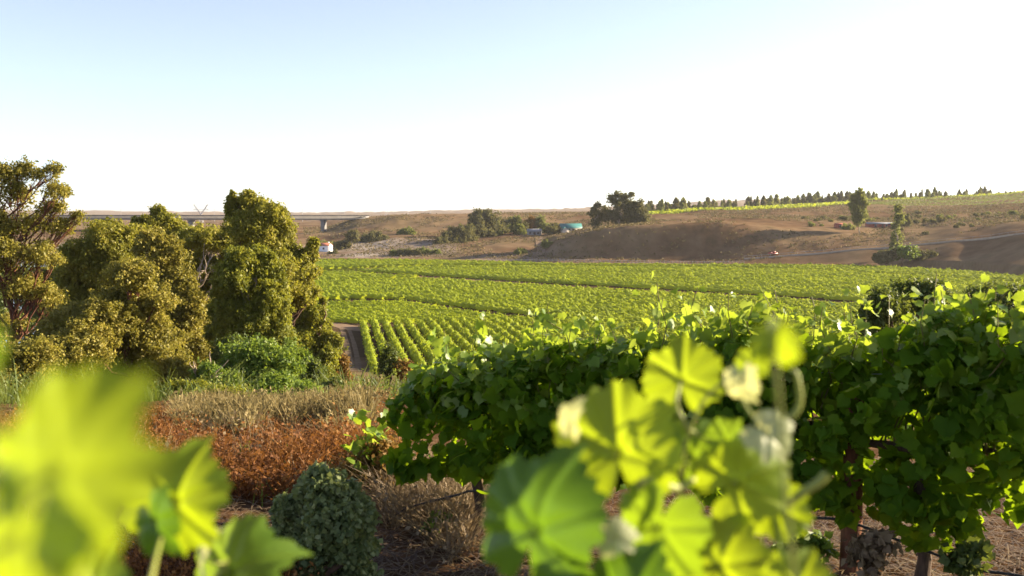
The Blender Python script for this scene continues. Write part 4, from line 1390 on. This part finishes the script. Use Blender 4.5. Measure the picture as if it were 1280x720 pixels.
house('farm_house', 'small white house with a red roof at the far edge of the vines', 407, 640, 7.5, 5, 4.0, 1.6, -.35, M['white_wall'], M['red_roof'], 1, 'house', .3, True, False)
house('farm_house', 'long farm house with a teal sheet roof and buff gable', 713, 690, 14, 9, 3.0, 2.8, .12, M['pale_wall'], M['teal_roof'], 4, 'house', .6, False, True, .3)
root_g = house('house_wing', 'buff gabled wing in front of the teal roofed farm house', 706, 684, 6, 5, 2.8, 1.9, 1.69, M['pale_wall'], M['teal_roof'], 0, 'house', .3, False, False, .3)
house('cottage', 'low grey cottage with a grey roof among trees left of the teal roof', 668, 692, 9.5, 6, 2.6, 1.6, -.1, M['grey_wall'], M['grey_roof'], 3, 'house')
house('shed', 'long dull red shed with a pale roof on the right hillside', 1099, 600, 16, 5, 2.2, .9, -.08, M['red_paint'], M['grey_roof'], 2, 'shed', .3)
house('shed', 'small square red shed beside the tall hillside tree', 1048, 585, 4.4, 4, 2.2, .5, .1, M['red_paint'], M['red_paint'], 1, 'shed', .15)

# red pickup on the canal road
def pickup(px, Y, rz, label):
    x = (px - 640) / F * Y
    z = g1(x, Y) + .35
    root = empty('pickup_truck', (x, Y, z))
    tag(root, label, 'truck')
    cr, sr = math.cos(rz), math.sin(rz)
    def p(a, b, c): return (x + a * cr - b * sr, Y + a * sr + b * cr, z + c)
    mb = MB()
    mb.box(p(0, 0, .75), (4.8, 1.8, .6), rz)
    mb.box(p(1.7, 0, 1.15), (1.3, 1.7, .25), rz)
    for b in (-.85, .85): mb.box(p(-1.4, b, 1.2), (1.9, .08, .4), rz)
    mb.build('body', M['red_bright'], root)
    MB().box(p(.3, 0, 1.5), (1.7, 1.66, .85), rz).build('cab', M['red_bright'], root)
    for b in (-.835, .835): MB().box(p(.3, b, 1.6), (1.3, .04, .45), rz).build('window', M['glass'], root)
    for a in (-1.5, 1.5):
        for b in (-.8, .8):
            q = np.array(p(a, b - .1, .4)); r = np.array(p(a, b + .1, .4))
            MB().tube([q, r], .4, 12).build('wheel', M['rubber'], root)


pickup(966, 529, .15, 'red pickup truck parked on the canal road')

# ------------------------------------------------------------------ canal lining along the right hillside, and the fence along the field edge
cp = []
for px in np.linspace(930, 1420, 90):
    py = np.interp(px, [930, 1000, 1100, 1150, 1200, 1300, 1600], [324.5, 319, 310.5, 306, 301, 290.5, 262])
    Y = np.interp(px, CX, LY[2])
    x = (px - 640) / F * Y
    cp.append([x, Y, g1(x, Y)])
cp = np.array(cp)
cp[:, 2] = np.convolve(np.pad(cp[:, 2], 4, 'edge'), np.ones(9) / 9, 'valid')
can = empty('canal', cp[0])
tag(can, 'long pale concrete canal wall climbing along the right hillside', 'canal')
T = unit(np.gradient(cp[:, :2], axis=0))
N = np.stack([-T[:, 1], T[:, 0]], 1)
prof = [(-1.0, -.8), (-.8, .6), (-.45, .6), (-.4, -.8)]
V = np.stack([np.column_stack([cp[:, :2] + N * a, cp[:, 2] + b]) for a, b in prof], 1)
i = np.arange(len(cp) - 1)[:, None] * 4 + np.arange(3)[None]
MB().add(V.reshape(-1, 3), np.stack([i, i + 1, i + 5, i + 4], -1).reshape(-1, 4)).build('wall', M['rail'], can)
rl = MB()
for k in range(0, 90, 2):
    rl.tube([cp[k] + [N[k][0] * -.6, N[k][1] * -.6, .9], cp[k] + [N[k][0] * -.6, N[k][1] * -.6, 1.7]], .06, 4)
rl.tube(cp + np.column_stack([N * -.6, np.full(90, 1.65)]), .05, 4)
rl.build('railing', M['steel'], can)

fp = np.array([at(px, py, 25) for px, py in ((600, 327.5), (680, 329.5), (760, 330.2), (860, 330.6), (930, 330.4))])
fe = []
for px in np.linspace(610, 930, 65):
    py = np.interp(px, [600, 680, 760, 860, 930], [327.6, 329.2, 330.4, 330.9, 330.9])
    q = flat(px, py)
    q = q * 1.004
    fe.append([q[0], q[1], g1(*q)])
fe = np.array(fe)
fr = empty('fence', fe[0])
tag(fr, 'pale grey post and rail fence at the foot of the dark hill', 'fence')
rl = MB()
for h in (.7, 1.5): rl.tube(fe + [0, 0, h], .07, 4)
rl.build('rail', M['steel'], fr)
for k in range(0, 65, 1):
    MB().box(fe[k] + [0, 0, .8], (.28, .2, 1.9)).build('post', M['concrete'], fr)

# ------------------------------------------------------------------ distant trees
tree('eucalyptus_tree', 'tall feathery eucalyptus standing on the dark hill crest', 'tree', 600, 775,
     [(772, 244, 5, 5), (766, 250, 6, 7), (780, 248, 6, 6), (774, 258, 9, 8), (768, 270, 8, 9), (785, 258, 7, 7), (776, 276, 9, 8), (790, 244, 4, 4)], M['far_dark'], M['bark_pale'], 1.3, .75, 91, 'trees on the hill crest', .7, .4, LEAF_W, twigs=False)
tree('eucalyptus_tree', 'slender dark eucalyptus at the left end of the hill crest group', 'tree', 605, 744,
     [(747, 258, 5, 5), (742, 266, 6, 7), (749, 272, 7, 8), (744, 280, 6, 6), (756, 263, 4, 6), (760, 272, 5, 9)], M['far_dark'], M['bark_pale'], 1.3, .75, 92, 'trees on the hill crest', .5, .4, LEAF_W, twigs=False)
tree('eucalyptus_tree', 'rounded olive tree at the right end of the hill crest group', 'tree', 598, 797,
     [(796, 258, 9, 7), (801, 266, 9, 9), (790, 270, 10, 10), (806, 274, 6, 7), (796, 278, 10, 6)], M['far_dark'], M['bark'], 1.3, .75, 93, 'trees on the hill crest', .5, .4, LEAF_W, twigs=False)
tree('eucalyptus_tree', 'biggest round dark tree in the grove behind the sandy mound', 'tree', 700, 607,
     [(602, 272, 13, 9), (612, 282, 14, 10), (596, 282, 9, 9), (606, 292, 16, 9), (590, 290, 9, 7)], M['far_dark'], M['bark'], 3.2, 1.0, 94, 'trees of the grove behind the sandy mound', .7, .4, LEAF_W, twigs=False)
GROVE = [(548, 311, 6, 13, 650, 'far_dark'), (556, 306, 7, 14, 655, 'far_dark'), (565, 302, 8, 15, 660, 'far_dark'), (575, 299, 9, 15, 665, 'far_dark'), (586, 297, 9, 14, 670, 'far_dark'), (620, 290, 7, 12, 705, 'far_green'),
         (629, 287, 6, 11, 710, 'far_dark'), (637, 286, 6, 12, 715, 'far_green'), (646, 285, 7, 13, 715, 'far_green'), (656, 288, 5, 9, 705, 'far_dark'), (650, 290, 6, 8, 700, 'far_green'), (664, 281, 6, 10, 720, 'shrub_rust'),
         (675, 283, 8, 11, 720, 'far_green'), (684, 288, 6, 8, 705, 'far_green'), (692, 289, 8, 9, 688, 'far_dark')]
GN = ['dark pointed tree, first of the grove from the left', 'dark tree, second of the grove from the left', 'dark tree, third of the grove from the left', 'dark tree, fourth of the grove from the left',
      'dark bushy tree touching the biggest round tree of the grove', 'green tree just right of the biggest round tree', 'dark narrow tree between two green ones in the grove', 'narrow light green tree in the grove',
      'tall light green tree of the grove behind the cottage', 'dark little cone tree behind the grey cottage', 'low bright green tree beside the grey cottage', 'rust coloured tree behind the grey cottage',
      'round green tree above the grey cottage roof', 'pale green tree right of the grey cottage', 'dark round tree beside the teal roofed house']
for k, (px, py, rx, ry, Y, m) in enumerate(GROVE):
    tree('grove_tree', GN[k], 'tree', Y, px, [(px, py - ry * .55, rx * .8, ry * .55), (px - rx * .3, py, rx, ry * .65), (px + rx * .35, py + ry * .35, rx * .95, ry * .6)],
         M[m], M['bark'], 3.2, .7, 200 + k, 'trees of the grove behind the sandy mound', .4, .4, LEAF_W, twigs=False)
OTH = [('tree', 'round topped tree with a pale trunk beside the white house', 440, 650, [(440, 293, 7, 5), (437, 298, 6, 5), (443, 298, 5, 5)], 'far_dark', 'bark_pale'),
       ('shrub', 'large dark green thicket below the bridge embankment', 465, 690, [(458, 300, 9, 5), (468, 298, 10, 6), (478, 301, 8, 5)], 'far_dark', 'bark'),
       ('shrub', 'yellow green bush right of the thicket below the embankment', 508, 720, [(502, 292, 6, 4), (509, 290, 7, 4), (515, 293, 5, 3)], 'far_green', 'bark'),
       ('shrub', 'yellow green bush behind the white house', 403, 670, [(398, 307, 7, 4), (408, 307, 7, 4)], 'far_green', 'bark'),
       ('shrub', 'dark hedge bush right of the white house', 430, 655, [(424, 308, 7, 5), (433, 307, 7, 5)], 'far_dark', 'bark'),
       ('shrub', 'small dark bush in front of the white house', 417, 620, [(414, 319, 5, 3), (419, 318, 4, 4)], 'far_dark', 'bark'),
       ('tree', 'tall pale leaved tree alone on the right hillside', 1074, 560, [(1075, 244, 5, 7), (1068, 249, 5, 6), (1078, 254, 7, 8), (1069, 261, 7, 9), (1076, 268, 8, 8), (1072, 277, 6, 7)], 'far_green', 'bark_pale'),
       ('tree', 'slender pale sapling rising beside the canal', 1122, 505, [(1122, 262, 5, 7), (1124, 275, 6, 8), (1119, 286, 5, 8), (1121, 298, 7, 8), (1118, 308, 8, 6)], 'far_green', 'bark_pale'),
       ('shrub', 'bright green bush at the foot of the slender sapling', 1126, 478, [(1120, 318, 9, 6), (1131, 315, 9, 6), (1139, 319, 8, 5)], 'shrub_green', 'bark'),
       ('shrub', 'dark green bush left of the bright one at the canal foot', 1106, 480, [(1100, 323, 8, 6), (1110, 321, 8, 7)], 'far_dark', 'bark'),
       ('shrub', 'dark grey bush right of the bright one at the canal foot', 1157, 480, [(1150, 320, 9, 5), (1163, 321, 9, 5)], 'far_dark', 'bark'),
       ('shrub', 'round dark bush on the right hillside scrub', 1178, 600, [(1175, 280, 7, 4), (1182, 281, 6, 4)], 'far_dark', 'bark'),
       ('shrub', 'dark bush beside the long red shed', 1133, 598, [(1133, 277, 5, 7), (1132, 284, 6, 5)], 'far_dark', 'bark'),
       ('shrub', 'olive bush on the slope above the canal', 1050, 560, [(1046, 308, 6, 5), (1054, 307, 6, 6)], 'far_green', 'bark'),
       ('shrub', 'flat dark bush near the right edge of the hillside', 1203, 590, [(1200, 281, 6, 3), (1207, 280, 6, 3)], 'far_dark', 'bark'),
       ('shrub', 'yellow green bush beside the farm road', 684, 600, [(682, 306, 5, 4), (687, 307, 5, 4)], 'far_green', 'bark'),
       ('shrub', 'small green bush below the farm road', 651, 580, [(648, 315, 4, 3), (654, 315, 4, 3)], 'far_green', 'bark'),
       ('shrub', 'rust and yellow bush beside the small red shed', 1060, 580, [(1058, 286, 6, 4), (1064, 286, 4, 3)], 'far_green', 'bark')]
for k, (nm, lb, px, Y, bl, m, bk) in enumerate(OTH):
    tree(nm, lb, nm, Y, px, bl, M[m], M[bk], (.75 if 'sapling' in lb else 1.6) if 'pale' in lb else 4.0, .8, 300 + k, None, .3, .42, LEAF_W, twigs=False)
rngb = np.random.default_rng(55)
for k in range(70):
    px = rngb.uniform(1000, 1300)
    Y = rngb.uniform(535, 660) if px > 1150 else rngb.uniform(570, 720)
    x = (px - 640) / F * Y
    h = 1.0 + 1.8 * rngb.random() ** 2
    pp = 270 - (g1(x, Y) + h * .5 - H) / Y * F
    rx = h * F / Y * (.7 + .5 * rngb.random())
    tree('hillside_bush', 'small wild bush scattered on the dry right hillside', 'bush', Y, px, [(px - rx * .4, pp, rx * .7, h * .5 * F / Y), (px + rx * .4, pp + .3, rx * .7, h * .42 * F / Y)], M['far_dark' if k % 3 else 'far_green'], M['bark'], 4.0, .6, 500 + k,
         'small bushes on the right hillside', .12, .42, LEAF_W, twigs=False)
HEDGE = [(492, 318, 5), (501, 317, 6), (510, 317, 6), (519, 317, 6), (528, 316, 6), (537, 318, 5), (546, 317, 6)]
for k, (px, py, r) in enumerate(HEDGE):
    tree('hedge_bush', 'clipped round bush in the low hedge below the sandy mound', 'bush', 605, px, [(px, py, r, 4.5), (px + 2, py + 1, r * .8, 4)], M['far_dark' if k in (1, 2, 3) else 'far_green'], M['bark'], 5.0, .7, 330 + k,
         'bushes of the hedge below the sandy mound', .2, .42, LEAF_W, twigs=False)

# the belt of conifers along the skyline: four built, the rest copied with their parts
rng = np.random.default_rng(12)
protos = []
for k in range(4):
    root = empty('conifer', (0, 0, 0))
    mb = MB()
    hgt = 9.0
    n = 900
    t = rng.random(n) ** .8
    a = rng.random(n) * 6.28
    rr = (2.3 + .5 * k % 2) * (1 - t) ** .5 * (.35 + .65 * rng.random(n) ** .5) * (1 + .45 * np.sin(a * 2 + t * 14 + k))
    pos = np.column_stack([np.cos(a) * rr, np.sin(a) * rr, .8 + t * (hgt - .8)])
    nr = np.column_stack([np.cos(a), np.sin(a), np.full(n, .5)]) + rng.normal(size=(n, 3)) * .5
    scatter(mb, LEAF_W, pos, nr, .9 * (.5 + rng.random(n)), rng)
    mb.build('crown', M['far_green' if k % 2 else 'far_dark'], root)
    MB().tube([[0, 0, -1], [.05, 0, 3], [0, 0, 8]], [.22, .16, .05], 6).build('trunk', M['bark'], root)
    protos.append(root)


def put(k, x, y, s, sz, label, group):
    p = protos[k]
    if p.get('label') is None:
        r = p
    else:
        r = p.copy(); COL.objects.link(r)
        for ch in p.children:
            c = ch.copy(); COL.objects.link(c); c.parent = r
    r.location = (x, y, g1(x, y) - .3)
    r.scale = (s, s, sz)
    r.rotation_euler = (0, 0, rng.random() * 6)
    tag(r, label, 'conifer', group)


pxs = np.concatenate([np.sort(rng.uniform(800, 1000, 84)), np.sort(rng.uniform(1000, 1080, 84)), np.sort(rng.uniform(1075, 1300, 120))])
for j, px in enumerate(pxs):
    Y = (1120 if px > 985 else 1060 + rng.normal() * 40) + rng.normal() * 10
    if px < 985: Y = np.interp(px, [800, 985], [900, 1080]) + rng.normal() * 25
    x = (px - 640) / F * Y
    s = (.72 if px < 1095 else .5) + .5 * rng.random() ** 1.5
    if px > 1240: s *= .5
    put(int(rng.integers(0, 4)), x, Y, s * (.6 + .5 * rng.random()), s * (.7 + .6 * rng.random()) * (1.0 if px < 1240 else .8), 'small dark conifer in the tree belt along the right skyline', 'conifers along the right skyline')

# vine rows on the right plateau, following the hillside
mb = MB()
rng = np.random.default_rng(14)
for px0 in np.arange(980, 1420, 8.5):
    # rows climb the slope, leaning right as they rise
    y = np.arange(800, 1090, .9)
    x = (px0 - 640) / F * 860 + (y - 860) * .62
    u = 640 + F * x / y
    lo = np.interp(u, [1060, 1150, 1280, 1500], [950, 880, 815, 800])
    ok = (y > lo) & (u > 1065) & (u < 1480) & (rng.random(len(y)) < .92)
    x, y = x[ok], y[ok]
    if len(x) < 4: continue
    z = gz(x, y)
    for q in range(2):
        m = len(x)
        pos = np.column_stack([x, y, z + .5 + .5 * q]) + rng.normal(size=(m, 3)) * [.3, .3, .2]
        scatter(mb, LEAF_W, pos, rng.normal(size=(m, 3)) * .7 + [.3, -.6, .5],   .85 * (.6 + .7 * rng.random(m)), rng)
tag(mb.build('hillside_vineyard', M['hill_vine']), 'pale green vine rows climbing the top of the right hillside', 'vineyard', None, 'stuff')
mb = MB()
def belt(px0, px1, Y0a, Y1a, Y0b, Y1b, n):
    px = rng.uniform(px0, px1, n)
    f = (px - px0) / (px1 - px0)
    Y = (Y0a + (Y0b - Y0a) * f) + rng.random(n) * ((Y1a - Y0a) * (1 - f) + (Y1b - Y0b) * f)
    x = (px - 640) / F * Y
    pos = np.column_stack([x, Y, gz(x, Y) + .3 + rng.random(n) * 1.0])
    scatter(mb, LEAF_W, pos, rng.normal(size=(n, 3)) * .6 + [.2, -.3, .8], 1.6 * (.6 + .8 * rng.random(n)), rng)
belt(805, 1075, 830, 880, 960, 1100, 9000)
belt(1075, 1480, 1085, 1135, 1085, 1140, 7000)
tag(mb.build('plateau_vines', M['field']), 'bright green strip of vines on the plateau below the conifer belt', 'vineyard', None, 'stuff')

# scrub tufts over all the dry hills
mb = MB()
rng = np.random.default_rng(15)
n = 30000
px = rng.uniform(380, 1320, n)
Y = rng.uniform(520, 1100, n)
x = (px - 640) / F * Y
ly0 = np.interp(px, CX, LY[1])
m = fbm(x / 30, Y / 30, 50, 3)
ok = (Y > ly0 + 4) & (m > -.02) & ~((Y > 830) & (px > 1075))
x, Y = x[ok], Y[ok]
n = len(x)
z = gz(x, Y)
for q in range(5):
    d = rng.normal(size=(n, 3)) * [.55, .55, .3]
    scatter(mb, LEAF_W, np.column_stack([x, Y, z + .35]) + d, rng.normal(size=(n, 3)) + [0, 0, .5], (.5 + .6 * rng.random(n)), rng)
tag(mb.build('hill_scrub', leaf_mat('hill scrub', [(.07, .06, .03), (.12, .10, .045), (.18, .14, .06), (.24, .17, .08)], (.2, .16, .06), .2, .8, .1, .02)), 'low dry scrub dotted over the brown hills', 'scrub', None, 'stuff')

# light haze of the evening air, filling the valley to the far ridges
def haze():
    x0, x1, y0, y1, z0, z1 = -12000, 12000, -120, 13500, -40, TOP_Z + 25
    mb = MB().box(((x0 + x1) / 2, (y0 + y1) / 2, (z0 + z1) / 2), (x1 - x0, y1 - y0, z1 - z0))
    t = NT('evening haze')
    v = t.n('ShaderNodeVolumePrincipled')
    v.inputs['Color'].default_value = (.95, .93, .9, 1)
    v.inputs['Density'].default_value = 0.00005
    v.inputs['Anisotropy'].default_value = .3
    t.l(v.outputs[0], t.out.inputs[1])
    tag(mb.build('haze', t.m), 'thin pale haze over the far hills', 'haze', None, 'stuff')


haze()
